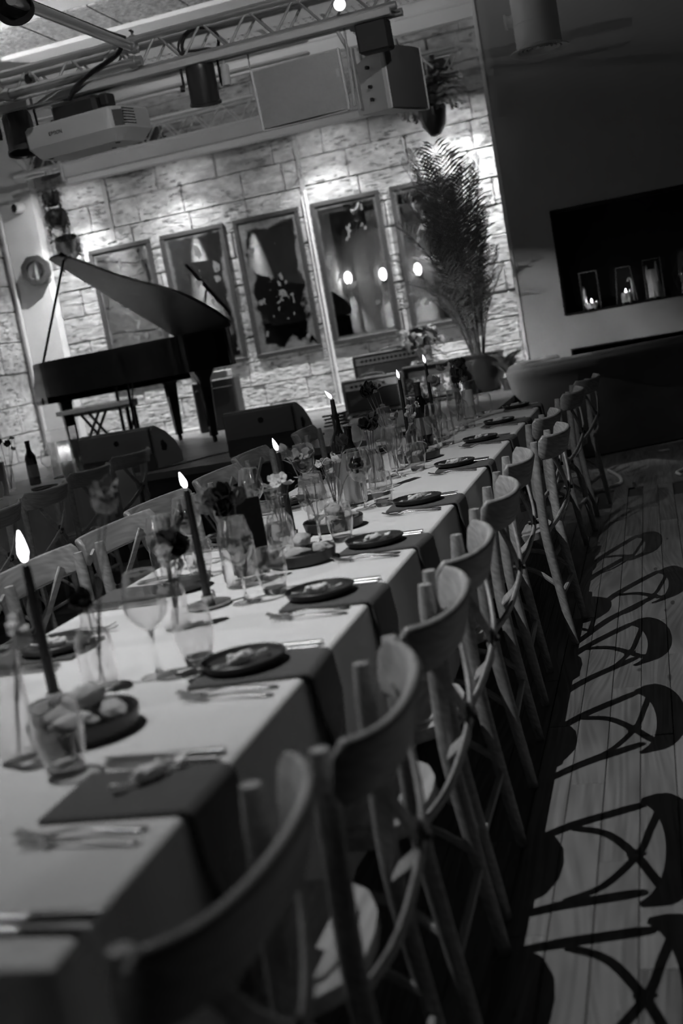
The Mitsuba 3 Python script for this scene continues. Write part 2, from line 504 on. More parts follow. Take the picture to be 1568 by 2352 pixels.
for h in HEIGHTS:
    x = -6.38 + (0.0 if row % 2 else -0.25)
    while x < -0.98:
        w = float(rng.uniform(0.42, 0.72))
        if -0.98 - (x + w) < 0.2:
            w = -0.98 - x + 0.02
        x0 = max(x, -6.38)
        if x + w - x0 > 0.06:
            top = row >= 12
            d = float(rng.uniform(0.0, 0.012 if not top else 0.05))
            gap = 0.005 if z > 1.5 else 0.004
            if top and rng.uniform() < 0.12:
                x += w
                continue
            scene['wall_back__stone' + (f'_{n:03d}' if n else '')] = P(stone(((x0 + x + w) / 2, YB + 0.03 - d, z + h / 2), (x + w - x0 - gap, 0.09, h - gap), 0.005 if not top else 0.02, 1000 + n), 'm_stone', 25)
            n += 1
        x += w
    z += h
    row += 1
struct('wall_left', b2(XL - 0.3, XL - 0.012, -3.0, YB + 0.3, 0, ZC), 'm_mortar', 'left wall of rough stone beside the stage')
n, z, row = 0, 0.0, 0
while z < ZC - 0.1:
    h = min(float(rng.uniform(0.27, 0.36)), ZC - z)
    y = 8.6 - (0.2 if row % 2 else 0.0)
    while y < YB - 0.05:
        w = min(float(rng.uniform(0.42, 0.75)), YB - y)
        if YB - (y + w) < 0.2:
            w = YB - y
        d = float(rng.uniform(0.0, 0.014))
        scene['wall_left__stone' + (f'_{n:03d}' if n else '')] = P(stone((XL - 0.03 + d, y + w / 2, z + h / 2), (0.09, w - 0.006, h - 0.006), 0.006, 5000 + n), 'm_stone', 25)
        n += 1
        y += w
    z += h
    row += 1
scene['wall_left__plaster_field'] = P(b2(XL - 0.02, XL + 0.005, -3, 8.45, 0, ZC), 'm_plaster', False)
# plastered pier in the corner with its grey pipe
struct('trim_2', b2(-6.80, -6.38, 12.34, YB + 0.05, ZS, ZC, 0.006), 'm_white_trim', 'white plastered pier in the corner left of the stone wall')
struct('trim_3', cat(b2(-6.885, -6.80, 12.36, YB + 0.05, ZS, ZC, 0.01), tube([(-6.80, 12.31, ZS), (-6.80, 12.31, ZC)], 0.022, 12)), 'm_white_trim', 'pale conduit running up the corner beside the pier', 35)
# chase in the stone and a pale conduit between the mirrors
struct('trim_4', cat(b2(-5.585, -5.535, YB - 0.035, YB, 2.85, 4.2), b2(-3.345, -3.305, YB - 0.04, YB, 2.86, 4.2)), 'm_mortar', 'two dark filled chases running down the stone wall above the mirrors')
struct('trim_5', cat(tube([(-3.305, YB - 0.045, 0.66), (-3.305, YB - 0.045, 2.95)], 0.017, 10), tube([(-3.345, YB - 0.04, 0.66), (-3.345, YB - 0.04, 2.9)], 0.012, 10)), 'm_white_trim', 'pale pipe between the third and fourth mirror', 35)
struct('baseboard_back', b2(-6.38, XB, 12.41, YB, ZS, ZS + 0.03, 0.004), 'm_white_trim', 'pale ledge at the foot of the stone wall')

# stage
struct('stage_floor', cat(b2(XL, -1.18, 8.0, YB, ZS - 0.05, ZS)), 'm_stage', 'low stage of boards in front of the stone wall')
struct('stage_front', cat(b2(XL, -1.2, 8.03, 8.07, 0, ZS - 0.05), b2(-1.24, -1.2, 8.07, YB, 0, ZS - 0.05)), 'm_black', 'black front of the stage')

# chimney breast with a candle niche and a log slot
w = trimesh.boolean.difference([b2(XB, 3.2, YC, YC + 1.0, 0, ZC), b2(-0.74, 1.6, YC - 0.1, YC + 0.4, 1.195, 2.15), b2(-0.73, 1.6, YC - 0.1, YC + 0.38, 0.50, 0.885)], engine='manifold')
struct('wall_right', w, 'm_render', 'dark grey chimney breast to the right of the stage')
def lining(x0, x1, z0, z1, d):
    t, y0, y1 = 0.012, YC - 0.012, YC + d
    return cat(b2(x0, x1, y1 - t, y1, z0, z1), b2(x0, x1, y0, y1, z0, z0 + t, 0.002), b2(x0, x1, y0, y1, z1 - t, z1), b2(x0, x0 + t, y0, y1, z0, z1), b2(x1 - t, x1, y0, y1, z0, z1))
struct('trim_6', cat(lining(-0.74, 1.6, 1.195, 2.15, 0.4), lining(-0.73, 1.6, 0.5, 0.885, 0.38)), 'm_niche', 'black lining of the candle niche and the log slot')
struct('trim_7', cat(b2(XB - 0.022, XB + 0.012, YC - 0.010, YC + 0.05, 0, ZC, 0.004)), 'm_white_trim', 'pale edge strip of the chimney breast')
# rest of the room, seen in the mirrors
struct('wall_front', b2(XL - 0.3, 3.2, -3.3, -3.0, 0, ZC), 'm_dim_plaster', 'plastered wall at the other end of the room')
struct('wall_far_right', b2(3.2, 3.4, -3.3, 13, 0, ZC), 'm_unseen_dark', 'unseen dark wall on the right that holds back bounced light')  # out of view; its dark colour cuts the light returned to the room
for i, x in enumerate((-6.75, -6.1, -5.42, -4.7, -3.9, -3.0, -2.0)):
    thing('curtain', {'': P(sweep([(x + a * 0.02, -2.9 + 0.02 * math.sin(a * 2.4), 2.0) for a in range(9)], rect(0.03, 3.9, 0.008), up=(0, 0, 1)), 'm_curtain', 30)}, 'narrow dark curtain on the wall seen in the mirrors', 'curtain', group='curtains seen in the mirrors')

# ---------------------------------------------------------------- cross-back chairs
def chair_parts():
    """Faces -x; the origin is on the floor under the posts of the back."""
    d = {}
    def post(s):
        path = curve([(0.040, s * 0.185, 0), (0.010, s * 0.186, 0.25), (-0.010, s * 0.188, 0.47), (-0.006, s * 0.191, 0.67), (0.0, s * 0.193, 0.826)], 14)
        return tube(path, np.interp(np.linspace(0, 1, len(path)), [0, 0.5, 0.97, 1], [0.0145, 0.019, 0.0175, 0.014]), 12)
    def front(s):
        return tube([(-0.40, s * 0.175, 0), (-0.385, s * 0.178, 0.25), (-0.37, s * 0.18, 0.445)], [0.013, 0.017, 0.018], 10)
    d['leg'] = [P(post(-1), 'm_wood'), P(post(1), 'm_wood'), P(front(-1), 'm_wood'), P(front(1), 'm_wood')]
    a = np.linspace(-1, 1, 25)
    rail = np.stack([0.022 + 0.074 * (1 - np.abs(a) ** 2.1), 0.240 * np.sin(a * 1.35) / math.sin(1.35), 0.797 + 0.008 * a ** 2], 1)
    e = np.clip((1 - np.abs(a)) / 0.07, 0, 1)
    sc = np.stack([0.55 + 0.45 * e ** 0.5, 0.55 + 0.45 * e ** 0.45], 1)
    d['top_rail'] = P(sweep(rail, rect(0.021, 0.096, 0.007), up=(0.30, 0, 1), scale=sc), 'm_wood', 50)
    def slat(s):
        path = curve([(0.050, s * 0.165, 0.79), (0.074, s * 0.10, 0.69), (0.080 + s * 0.004, 0.0, 0.605), (0.050, -s * 0.12, 0.52), (-0.005, -s * 0.172, 0.463)], 16)
        return sweep(path, rect(0.009, 0.030, 0.003), up=(0.0, 1, -0.95 * s))
    d['cross_slat'] = [P(slat(1), 'm_wood'), P(slat(-1), 'm_wood')]
    d['crossing_bolt'] = P(cat(xf(trimesh.creation.cylinder(0.008, 0.036, sections=10), (0.080, 0, 0.605), ry=90), box((0.079, 0, 0.605), (0.014, 0.042, 0.05), 0.003)), 'm_dark_metal')
    pts = [(-0.41 + 0.0, y) for y in (-0.15, 0.15)]
    from shapely.geometry import Polygon
    seat = Polygon([(-0.43, -0.20), (-0.43, 0.20), (-0.10, 0.19), (-0.045, 0.14), (-0.02, 0.07), (-0.015, 0.0), (-0.02, -0.07), (-0.045, -0.14), (-0.10, -0.19)]).buffer(-0.04).buffer(0.04, quad_segs=5)
    d['seat'] = P(cat(prism(seat, 0.430, 0.458), prism(seat.buffer(-0.03), 0.458, 0.466)), 'm_wood')
    hoop = [(-0.385 + 0.0, 0.17 * 1, 0.24), (-0.30, 0.155, 0.31), (-0.19, 0.15, 0.33), (-0.08, 0.165, 0.31), (0.012, 0.18, 0.24)]
    d['side_brace'] = [P(tube(curve([(x, s * y, z) for x, y, z in hoop], 14), 0.010, 8), 'm_wood') for s in (-1, 1)]
    d['front_brace'] = P(tube(curve([(-0.387, -0.17, 0.24), (-0.375, -0.1, 0.31), (-0.37, 0, 0.33), (-0.375, 0.1, 0.31), (-0.387, 0.17, 0.24)], 12), 0.010, 8), 'm_wood')
    d['stretcher'] = P(rod((0.016, -0.186, 0.20), (0.016, 0.186, 0.20), 0.010), 'm_wood')
    return d
CHAIR = chair_parts()
RIGHT = [(-0.555, 1.13, 0), (-0.51, 1.62, 5), (-0.513, 2.15, 1), (-0.531, 2.67, 0), (-0.542, 3.41, 2), (-0.563, 4.11, 2), (-0.485, 4.82, -3), (-0.572, 5.55, -4)]
for i, (x, y, rz) in enumerate(RIGHT):
    side = 'cut off by the lower edge of the photo' if i == 0 else f'{nth(i)} along the right side of the long table from the near end'
    thing('dining_chair', CHAIR, f'oak cross-back chair, {side}', 'chair', at(x, y, 0, rz), 'cross-back chairs along the right side of the table')
for i, (x, y, rz) in enumerate([(-0.522, 6.73, -5), (-0.475, 7.58, -11)]):
    thing('dining_chair', CHAIR, ('dark cross-back chair in shadow at the far right of the table, before the last' if i == 0 else 'farthest cross-back chair, in shadow in front of the curved bench'), 'chair', at(x, y, 0, rz), 'cross-back chairs along the right side of the table')
LEFT = [(-1.86, 3.19, 182), (-1.87, 3.82, 179), (-1.95, 4.39, 178), (-1.97, 5.15, 180), (-2.08, 5.96, 182), (-2.06, 6.95, 186)]
for i, (x, y, rz) in enumerate(LEFT):
    thing('dining_chair', CHAIR, f'oak cross-back chair, {nth(i, len(LEFT))} along the left side of the long table', 'chair', T().translate([x, y, 0]).rotate([0, 0, 1], rz).scale([1, 1.2, 1]), 'cross-back chairs along the left side of the table')
SIDE = [(-3.18, 5.02, 0), (-3.30, 5.76, 2), (-3.46, 6.62, -2), (-3.56, 7.46, -6)]
for i, (x, y, rz) in enumerate(SIDE):
    thing('dining_chair', CHAIR, f'dark cross-back chair at the second table on the left, {nth(i, 4)} of the four', 'chair', at(x, y, 0.0, rz), 'chairs at the second table')

# ---------------------------------------------------------------- the long table under its cloth
XT0, XT1, YT0, YT1, ZT = -1.58, -0.70, 1.04, 7.39, 0.75
def table(x0, x1, y0, y1, text):
    i = 0.03
    legs = [P(b2(x - 0.03, x + 0.03, y - 0.03, y + 0.03, 0, 0.70, 0.005), 'm_bark', False) for x in (x0 + 0.3, x1 - 0.3) for y in np.linspace(y0 + 0.25, y1 - 0.25, 4)]
    thing('dining_table', {'tabletop': P(b2(x0 + i, x1 - i, y0 + i, y1 - i, 0.70, 0.742, 0.004), 'm_bark', False), 'leg': legs}, text, 'table')
def cloth(x0, x1, y0, y1, drop, seed):
    """A cloth over the table: the top, a rounded edge and four hanging sides with soft folds."""
    r = 0.012
    per = []
    for (xa, ya, xb, yb) in ((x0, y0, x1, y0), (x1, y0, x1, y1), (x1, y1, x0, y1), (x0, y1, x0, y0)):
        k = int(max(6, math.hypot(xb - xa, yb - ya) / 0.05))
        for t in np.arange(k) / k:
            per.append((xa + (xb - xa) * t, ya + (yb - ya) * t))
    per = np.array(per)
    c = np.array([(x0 + x1) / 2, (y0 + y1) / 2])
    n = len(per)
    nrm = np.zeros_like(per)
    nrm[:, 0] = np.where(np.abs(per[:, 0] - x1) < 1e-6, 1, np.where(np.abs(per[:, 0] - x0) < 1e-6, -1, 0))
    nrm[:, 1] = np.where(np.abs(per[:, 1] - y1) < 1e-6, 1, np.where(np.abs(per[:, 1] - y0) < 1e-6, -1, 0))
    s = np.cumsum(np.r_[0, np.linalg.norm(np.diff(per, axis=0), axis=1)])
    rings = [(-r, 0.0, 0)]
    for a in np.linspace(0, math.pi / 2, 5)[1:]:
        rings.append((-r + r * math.sin(a), -r + r * math.cos(a), 0))
    for dz in (0.05, 0.12, 0.2, 0.3, drop):
        rings.append((0.0, -dz, dz / drop))
    wave = meshkit.fbm(np.stack([s * 3.1, s * 0 + seed, s * 0], 1), 3, seed) - 0.35
    V = []
    for off, dz, w in rings:
        o = off + 0.05 * w * wave + 0.012 * w
        V.append(np.column_stack([per + nrm * o[:, None] if np.ndim(o) else per + nrm * o, np.full(n, ZT + dz) - 0.02 * (w ** 2) * wave]))
    inner = np.column_stack([c + (per - c) * 0.5, np.full(n, ZT)])
    mid = np.column_stack([c, [ZT]]) if False else np.array([[c[0], c[1], ZT]])
    V = np.vstack([mid, *V])
    f = [(0, 1 + j, 1 + (j + 1) % n) for j in range(n)]
    for i in range(len(rings) - 1):
        for j in range(n):
            a, b, d, e = 1 + i * n + j, 1 + i * n + (j + 1) % n, 1 + (i + 1) * n + (j + 1) % n, 1 + (i + 1) * n + j
            f += [(a, e, d), (a, d, b)]
    return TM(V, f)
table(XT0, XT1, YT0, YT1, 'long table hidden under the white cloth in the middle')
thing('tablecloth', {'': P(cloth(XT0, XT1, YT0, YT1, 0.42, 3), 'm_cloth', 40)}, 'white cloth over the long dining table', 'tablecloth')
table(-4.55, -3.66, 4.6, 7.75, 'second table under a cloth on the left in front of the piano')
thing('tablecloth', {'': P(cloth(-4.55, -3.66, 4.6, 7.75, 0.42, 9), 'm_cloth', 40)}, 'white cloth over the second table on the left behind the dark chairs', 'tablecloth')
ZC1 = ZT + 0.0005

# ---------------------------------------------------------------- place settings
def napkin_mesh(w, drop, inner):
    """Hangs over an edge that runs along y at x = 0: lies on the table towards -x and drops at +x."""
    r = 0.016
    path = [(-inner, 0, 0.004), (-inner * 0.5, 0, 0.004)] + [(-0.004 + r * math.sin(a), 0, -r + 0.005 + r * math.cos(a)) for a in np.linspace(0, math.pi / 2, 6)] + [(0.018, 0, -0.08), (0.026, 0, -0.17), (0.03, 0, -drop)]
    m = sweep(path, rect(w, 0.0075, 0.003), up=(0.3, 0, 1))
    return m
NAP = [P(napkin_mesh(0.175, d, i), 'm_napkin', 40) for d, i in ((0.27, 0.225), (0.24, 0.235), (0.28, 0.215))]
plate_prof = [(0, 0), (0.060, 0), (0.079, 0.006), (0.0855, 0.019), (0.0835, 0.0205), (0.077, 0.010), (0.066, 0.0055), (0.0, 0.0045)]
PLATE = P(lathe(plate_prof, 40), 'm_plate', 35)
def favour(seed):
    r = np.random.default_rng(seed)
    body = blob((0, 0, 0.012), (0.030, 0.013, 0.011), 2, 0.5, seed, 4)
    parts = [body]
    for s in (-1, 1):
        q = [(s * 0.026, 0, 0.010), (s * 0.036, 0.002, 0.008), (s * 0.05, 0.006 * r.uniform(-1, 1), 0.010), (s * 0.062, 0.01 * r.uniform(-1, 1), 0.012)]
        parts.append(sweep(q, rect(0.014, 0.004, 0.001), up=(0, 0.3, 1), scale=[1.0, 0.35, 1.0, 1.5]))
    for k in range(4):
        x = -0.02 + 0.013 * k
        parts.append(blob((x, 0.008 * r.uniform(-1, 1), 0.017 + 0.004 * r.uniform()), (0.009, 0.007, 0.006), 1, 0.3, seed + k, 4))
    return cat(*parts)
FAV = [P(favour(s), 'm_wax', 50) for s in (1, 2, 3)]
def fork():
    path = curve([(0.10, 0, 0.003), (0.05, 0, 0.006), (0.0, 0, 0.010), (-0.035, 0, 0.007), (-0.052, 0, 0.003)], 16)
    t = np.linspace(0, 1, len(path))
    sc = np.stack([np.interp(t, [0, 0.04, 0.3, 0.62, 0.8, 0.92, 1], [0.5, 1.15, 0.8, 0.42, 0.5, 1.6, 1.75]), np.interp(t, [0, 0.7, 1], [1, 1, 0.55])], 1)
    ms = [sweep(path, circ(0.0072, 10, 0.0021), up=(0, 0, 1), scale=sc)]
    for k in range(4):
        y = -0.0093 + 0.0062 * k
        ms.append(sweep(curve([(-0.050, y, 0.003), (-0.07, y, 0.004), (-0.088, y, 0.009), (-0.098, y, 0.013)], 8), rect(0.0030, 0.0018), up=(0, 0, 1), scale=np.linspace(1, 0.5, 9)[:9] if False else None))
    return cat(*ms)
def knife():
    h = sweep(curve([(0.105, 0, 0.0055), (0.06, 0, 0.0055), (0.012, 0, 0.0055)], 10), circ(0.0078, 10, 0.0048), up=(0, 0, 1), scale=[0.55, 1, 1.08, 1.1, 1.08, 1, 0.95, 0.9, 0.85, 0.8][:10] if False else None)
    outline = [(0.014, -0.006), (0.0, -0.009), (-0.06, -0.0105), (-0.09, -0.007), (-0.104, 0.004), (-0.10, 0.0085), (-0.05, 0.0085), (0.014, 0.006)]
    return h, prism(outline, 0.0045, 0.0062)
FORK = P(fork(), 'm_steel', 50)
_h, _b = knife()
KNIFE = {'handle': P(_h, 'm_steel', 50), 'blade': P(_b, 'm_steel', 30)}

def wine_glass():
    bowl = [(0.0035, 0.098), (0.012, 0.100), (0.026, 0.110), (0.038, 0.126), (0.0445, 0.145), (0.0440, 0.162), (0.0395, 0.185), (0.0345, 0.208), (0.0325, 0.217)]
    foot = [(0, 0.0), (0.0365, 0.0), (0.038, 0.001), (0.0365, 0.0022), (0.020, 0.0042), (0.008, 0.008)]
    stem = [(0, 0.0075), (0.008, 0.008), (0.0042, 0.02), (0.0034, 0.05), (0.0036, 0.08), (0.006, 0.094), (0.009, 0.0985), (0.0, 0.1005)]
    rim = lathe([(0.0325, 0.2160), (0.0336, 0.217), (0.0325, 0.2180), (0.0314, 0.217), (0.0325, 0.2160)], 32)
    return {'bowl': P(nest(bowl, 40, 4, 0.0005), 'm_glass', True), 'foot': P(cat(lathe(foot, 36), lathe([(r * 0.985, z + 0.0004) for r, z in foot], 36)), 'm_glass', 40), 'stem': P(lathe(stem, 24), 'm_crystal', 40), 'rim': P(rim, 'm_crystal', True)}
def tumbler():
    wall = [(0.0285, 0.014), (0.034, 0.030), (0.0395, 0.055), (0.0405, 0.072), (0.0385, 0.095), (0.0355, 0.112)]
    base = [(0, 0.0), (0.024, 0.0), (0.0275, 0.004), (0.0300, 0.014), (0.0275, 0.0155), (0.0, 0.0145)]
    rim = lathe([(0.0352, 0.1110), (0.0364, 0.112), (0.0352, 0.1130), (0.0340, 0.112), (0.0352, 0.1110)], 32)
    return {'wall': P(nest(wall, 36, 4), 'm_glass', True), 'base': P(lathe(base, 28), 'm_crystal', 40), 'rim': P(rim, 'm_crystal', True)}
WINE, TUMB = wine_glass(), tumbler()
YS = [1.51, 2.10, 2.65, 3.24, 3.92, 4.79, 5.62, 6.38, 7.21]
Z0 = ZC1
for k, y in enumerate(YS):
    w = f'{nth(k, 9)} right-hand place setting'
    n = NAP[k % 3]
    thing('napkin', {'': n}, f'dark grey napkin hanging over the table edge, {w} from the near end', 'napkin', at(XT1, y - 0.005 + 0.01 * math.sin(k * 2.1), Z0, 3 * math.sin(k * 1.7)), 'napkins hanging over the right edge')
    px, pz = -0.845 - 0.006 * math.cos(k), Z0 + 0.0085
    if k:
        thing('side_plate', {'': PLATE}, f'small dark plate on its napkin, {w} from the near end', 'plate', at(px, y + 0.012, pz), 'dark plates on the napkins')
        thing('wrapped_favour', {'': FAV[k % 3]}, f'pale twisted favour on the plate, {w} from the near end', 'favour', at(px - 0.004, y + 0.008, pz + 0.005, 38 + 20 * math.sin(k * 2.3)), 'pale favours')
    else:
        thing('wrapped_favour', {'': FAV[0]}, 'pale twisted favour lying straight on the nearest grey napkin', 'favour', at(-0.80, y + 0.03, pz, 55), 'pale favours')
    a = 4 * math.sin(k * 3.3)
    thing('fork', {'': FORK}, f'steel fork next to the napkin, {w} from the near end', 'fork', at(-0.835, y - 0.135 + 0.004 * math.sin(k), Z0, 2 + a), 'forks on the right side')
    thing('fork', {'': FORK}, f'steel fork away from the napkin, {w} from the near end', 'fork', at(-0.822, y - 0.170, Z0, -3 + a, s=0.93), 'forks on the right side')
    thing('knife', KNIFE, f'steel knife next to the napkin, {w} from the near end', 'knife', at(-0.825, y + 0.115, Z0, -4 + a * 0.6), 'knives on the right side')
    thing('knife', KNIFE, f'steel knife away from the napkin, {w} from the near end', 'knife', at(-0.83, y + 0.142, Z0, -1 + a * 0.6, s=1.03), 'knives on the right side')
thing('knife', KNIFE, 'blurred steel knife at the bottom left corner, nearest the camera', 'knife', at(-0.79, 1.115, Z0, -3), 'knives on the right side')
thing('knife', KNIFE, 'blurred steel knife at the bottom left corner, second from the camera', 'knife', at(-0.795, 1.145, Z0, 0, s=1.03), 'knives on the right side')
for k, (x, y) in enumerate([(-1.04, 2.13), (-1.05, 2.71), (-1.035, 3.37), (-1.04, 3.99), (-1.08, 4.74), (-1.06, 5.64), (-1.06, 6.33), (-1.09, 7.15)]):
    thing('wine_glass', WINE, f'wine glass of the {nth(k + 1, 9)} place setting on the right side', 'wine glass', at(x, y, Z0, 20 * k), 'wine glasses on the right side of the table')
for k, (x, y) in enumerate([(-0.985, 1.62), (-0.98, 2.2), (-1.0, 2.79), (-0.98, 3.42), (-0.98, 4.02), (-1.02, 4.89), (-1.025, 5.73), (-1.02, 6.45), (-1.035, 7.26)]):
    thing('tumbler', TUMB, f'water tumbler of the {nth(k, 9)} place setting on the right side', 'tumbler', at(x, y, Z0, 20 * k, s=1.04), 'tumblers on the right side of the table')
# left side, facing the other way
LY = [2.42, 2.98, 3.70, 4.35, 5.05, 5.85, 6.60, 7.15]
for k, y in enumerate(LY):
    w = f'{nth(k, 8)} left-hand place setting from the near end'
    thing('napkin', {'': NAP[(k + 1) % 3]}, f'dark grey napkin at the {w}', 'napkin', at(XT0, y, Z0, 180 + 3 * math.sin(k * 2.7)), 'napkins on the left side')
    px, pz = -1.43 + 0.006 * math.cos(k), Z0 + 0.0085
    thing('side_plate', {'': PLATE}, f'small dark plate at the {w}', 'plate', at(px + (0.09 if k == 1 else 0), y, pz - (0.008 if k == 1 else 0)), 'dark plates on the left side')
    if k != 1:
        thing('wrapped_favour', {'': FAV[(k + 1) % 3]}, f'pale twisted favour on the plate of the {w}', 'favour', at(px, y, pz + 0.005, 30 * k), 'pale favours')
    thing('fork', {'': FORK}, f'steel fork at the {w}', 'fork', at(-1.44, y + 0.15, Z0, 180), 'forks on the left side')
    thing('fork', {'': FORK}, f'outer steel fork at the {w}', 'fork', at(-1.455, y + 0.185, Z0, 182, s=0.93), 'forks on the left side')
    thing('knife', KNIFE, f'steel knife at the {w}', 'knife', at(-1.45, y - 0.125, Z0, 179), 'knives on the left side')
    thing('knife', KNIFE, f'outer steel knife at the {w}', 'knife', at(-1.445, y - 0.155, Z0, 181, s=1.03), 'knives on the left side')
for k, (x, y) in enumerate([(-1.35, 2.95), (-1.42, 3.30), (-1.40, 3.86), (-1.40, 4.52), (-1.36, 5.2), (-1.38, 6.0), (-1.37, 6.72)]):
    thing('wine_glass', WINE, f'wine glass on the far left side, {nth(k, 7)} from the near end', 'wine glass', at(x, y, Z0, 33 * k), 'wine glasses on the left side of the table')
for k, (x, y) in enumerate([(-1.33, 3.12), (-1.33, 3.72), (-1.34, 4.40), (-1.30, 5.1), (-1.32, 5.9), (-1.31, 6.6)]):
    thing('tumbler', TUMB, f'water tumbler on the far left side, {nth(k, 6)} from the near end', 'tumbler', at(x, y, Z0, 33 * k), 'tumblers on the left side of the table')

# ---------------------------------------------------------------- candles
def flame_mesh(h=0.042, r=0.0075):
    prof = [(0, 0), (r * 0.55, h * 0.06), (r, h * 0.28), (r * 0.85, h * 0.5), (r * 0.45, h * 0.78), (0, h)]
    return lathe(prof, 14)
FLAME = lamp(flame_mesh(), 25.0)
BRIGHT_FLAME = lamp(flame_mesh(0.045, 0.008), 90.0, 'm_wax', 0.25)
BIG_FLAME = lamp(flame_mesh(0.062, 0.0095), 18.0)
TAPER = {'wax_stick': P(lathe([(0, 0), (0.0112, 0), (0.0108, 0.05), (0.0085, 0.262), (0.0065, 0.272), (0, 0.274)], 16), 'm_black_wax', 40),
         'wick': P(rod((0, 0, 0.272), (0.001, 0, 0.284), 0.0012, 6), 'm_black', True)}
def up(d, z):
    f = dict(d)
    return f
def taper(x, y, z, text, flame_mesh_, length=1.0, tilt=0.0, lean=90):
    k = numbered('taper_candle')
    M = at(x, y, z)
    Mz = T().translate([x, y, z]).scale([1, 1, length])
    for n, d in TAPER.items():
        scene[f'{k}__{n}'] = {**d, 'to_world': Mz if n == 'wax_stick' else T().translate([x, y, z + 0.274 * (length - 1)])}
    scene[f'{k}__flame'] = {**flame_mesh_, 'to_world': T().translate([x, y, z + 0.274 * length + 0.004]).rotate([0, 1, 0], tilt)}
    label(k, text, 'candle', 'black taper candles')
SAUCER = {'dish': P(lathe([(0, 0), (0.040, 0), (0.055, 0.006), (0.057, 0.010), (0.053, 0.0085), (0.040, 0.004), (0, 0.004)], 32), 'm_steel_brushed', 35),
          'socket': P(cat(lathe([(0.0115, 0.004), (0.016, 0.004), (0.0165, 0.030), (0.0120, 0.030), (0.0115, 0.012), (0, 0.012)], 20)), 'm_steel_brushed', 35),
          'ring_handle': P(sweep([(0.068 + 0.014 * math.cos(a), 0, 0.014 + 0.013 * math.sin(a)) for a in np.arange(14) * 2 * math.pi / 14], circ(0.0025, 6), up=(0, 1, 0), closed=True), 'm_steel_brushed', 60)}
for i, (x, y, s, bf) in enumerate([(-1.20, 1.99, 1.0, 1), (-1.155, 2.72, 1.06, 0), (-1.18, 3.56, 1.0, 0), (-1.19, 5.62, 1.28, 0), (-1.17, 6.25, 1.40, 0)]):
    txt = ['at the left edge, nearest the camera', 'second from the left, rising beside the jar of flowers', 'in the middle of the table, beside the second bread dish', 'in front of the amplifiers, left of the dark bottle', 'farthest one, in front of the pale leafy plant'][i]
    thing('candle_holder', SAUCER, 'chamberstick under the candle ' + txt, 'candle holder', at(x, y, Z0, 40 + 60 * i), 'candle holders')
    taper(x, y, Z0 + 0.0125, 'lit thin black candle ' + txt, BIG_FLAME if bf else FLAME, s, -14 if i in (1, 2) else (-8 if i else 0))

# ---------------------------------------------------------------- vases, bottles, flowers
def bottle_vase():
    wall = [(0.034, 0.006), (0.0375, 0.02), (0.0375, 0.095), (0.034, 0.112), (0.020, 0.128), (0.0145, 0.145), (0.0145, 0.175), (0.018, 0.18), (0.0175, 0.186)]
    return {'wall': P(nest(wall, 32, 4, 0.0009), 'm_glass', 40), 'base': P(lathe([(0, 0), (0.032, 0), (0.036, 0.004), (0.034, 0.010), (0, 0.008)], 28), 'm_glass', 40),
            'rim': P(lathe([(0.0175, 0.185), (0.0195, 0.187), (0.0175, 0.190), (0.0155, 0.187), (0.0175, 0.185)], 24), 'm_crystal', True)}
def jar_vase(h=0.17, r=0.048):
    wall = [(r * 0.93, 0.010), (r, 0.02), (r * 1.0, h * 0.72), (r * 0.97, h * 0.8), (r * 0.78, h * 0.9), (r * 0.78, h)]
    return {'wall': P(nest(wall, 36, 4, 0.0009), 'm_glass', 40), 'base': P(lathe([(0, 0), (r * 0.85, 0), (r * 0.98, 0.005), (r * 0.92, 0.013), (0, 0.011)], 28), 'm_glass', 40),
            'rim': P(lathe([(r * .78, h - 0.002), (r * .82, h), (r * .78, h + 0.003), (r * .74, h), (r * .78, h - 0.002)], 28), 'm_crystal', True)}
def tall_vase(h=0.19, r=0.034):
    wall = [(r * 0.9, 0.010), (r, 0.02), (r, h)]
    return {'wall': P(nest(wall, 32, 4, 0.0009), 'm_glass', 40), 'base': P(lathe([(0, 0), (r * 0.9, 0), (r * 0.99, 0.005), (r * 0.92, 0.013), (0, 0.011)], 28), 'm_glass', 40),
            'rim': P(lathe([(r, h - 0.002), (r + 0.0015, h), (r, h + 0.002), (r - 0.0015, h), (r, h - 0.002)], 28), 'm_crystal', True)}
def carafe():
    wall = [(0.040, 0.008), (0.044, 0.02), (0.042, 0.09), (0.036, 0.125), (0.024, 0.16), (0.0205, 0.19), (0.0225, 0.225), (0.026, 0.24)]
    return {'wall': P(nest(wall, 36, 4, 0.0009), 'm_glass', 40), 'water': P(lathe([(0, 0.010), (0.0405, 0.010), (0.0425, 0.02), (0.0405, 0.09), (0.0345, 0.125), (0, 0.125)], 28), 'm_water', 40),
            'rim': P(lathe([(0.026, 0.239), (0.0275, 0.2405), (0.026, 0.2425), (0.0245, 0.2405), (0.026, 0.239)], 28), 'm_crystal', True)}
BV, JV, TV, CA = bottle_vase(), jar_vase(), tall_vase(), carafe()
def petal_ring(n, r, w, lift, seed):
    rr = np.random.default_rng(seed)
    ms = []
    for k in range(n):
        m = blob((0, 0, 0), (r * 0.55, w, 0.0022), 1)
        m.vertices[:, 2] += lift * (m.vertices[:, 0] + r * 0.55) ** 2 / r - 0.15 * np.abs(m.vertices[:, 1])
        m.apply_translation((r * 0.55, 0, 0))
        ms.append(xf(m, rz=360 / n * k + rr.uniform(-9, 9), ry=rr.uniform(-14, 10)))
    return cat(*ms)
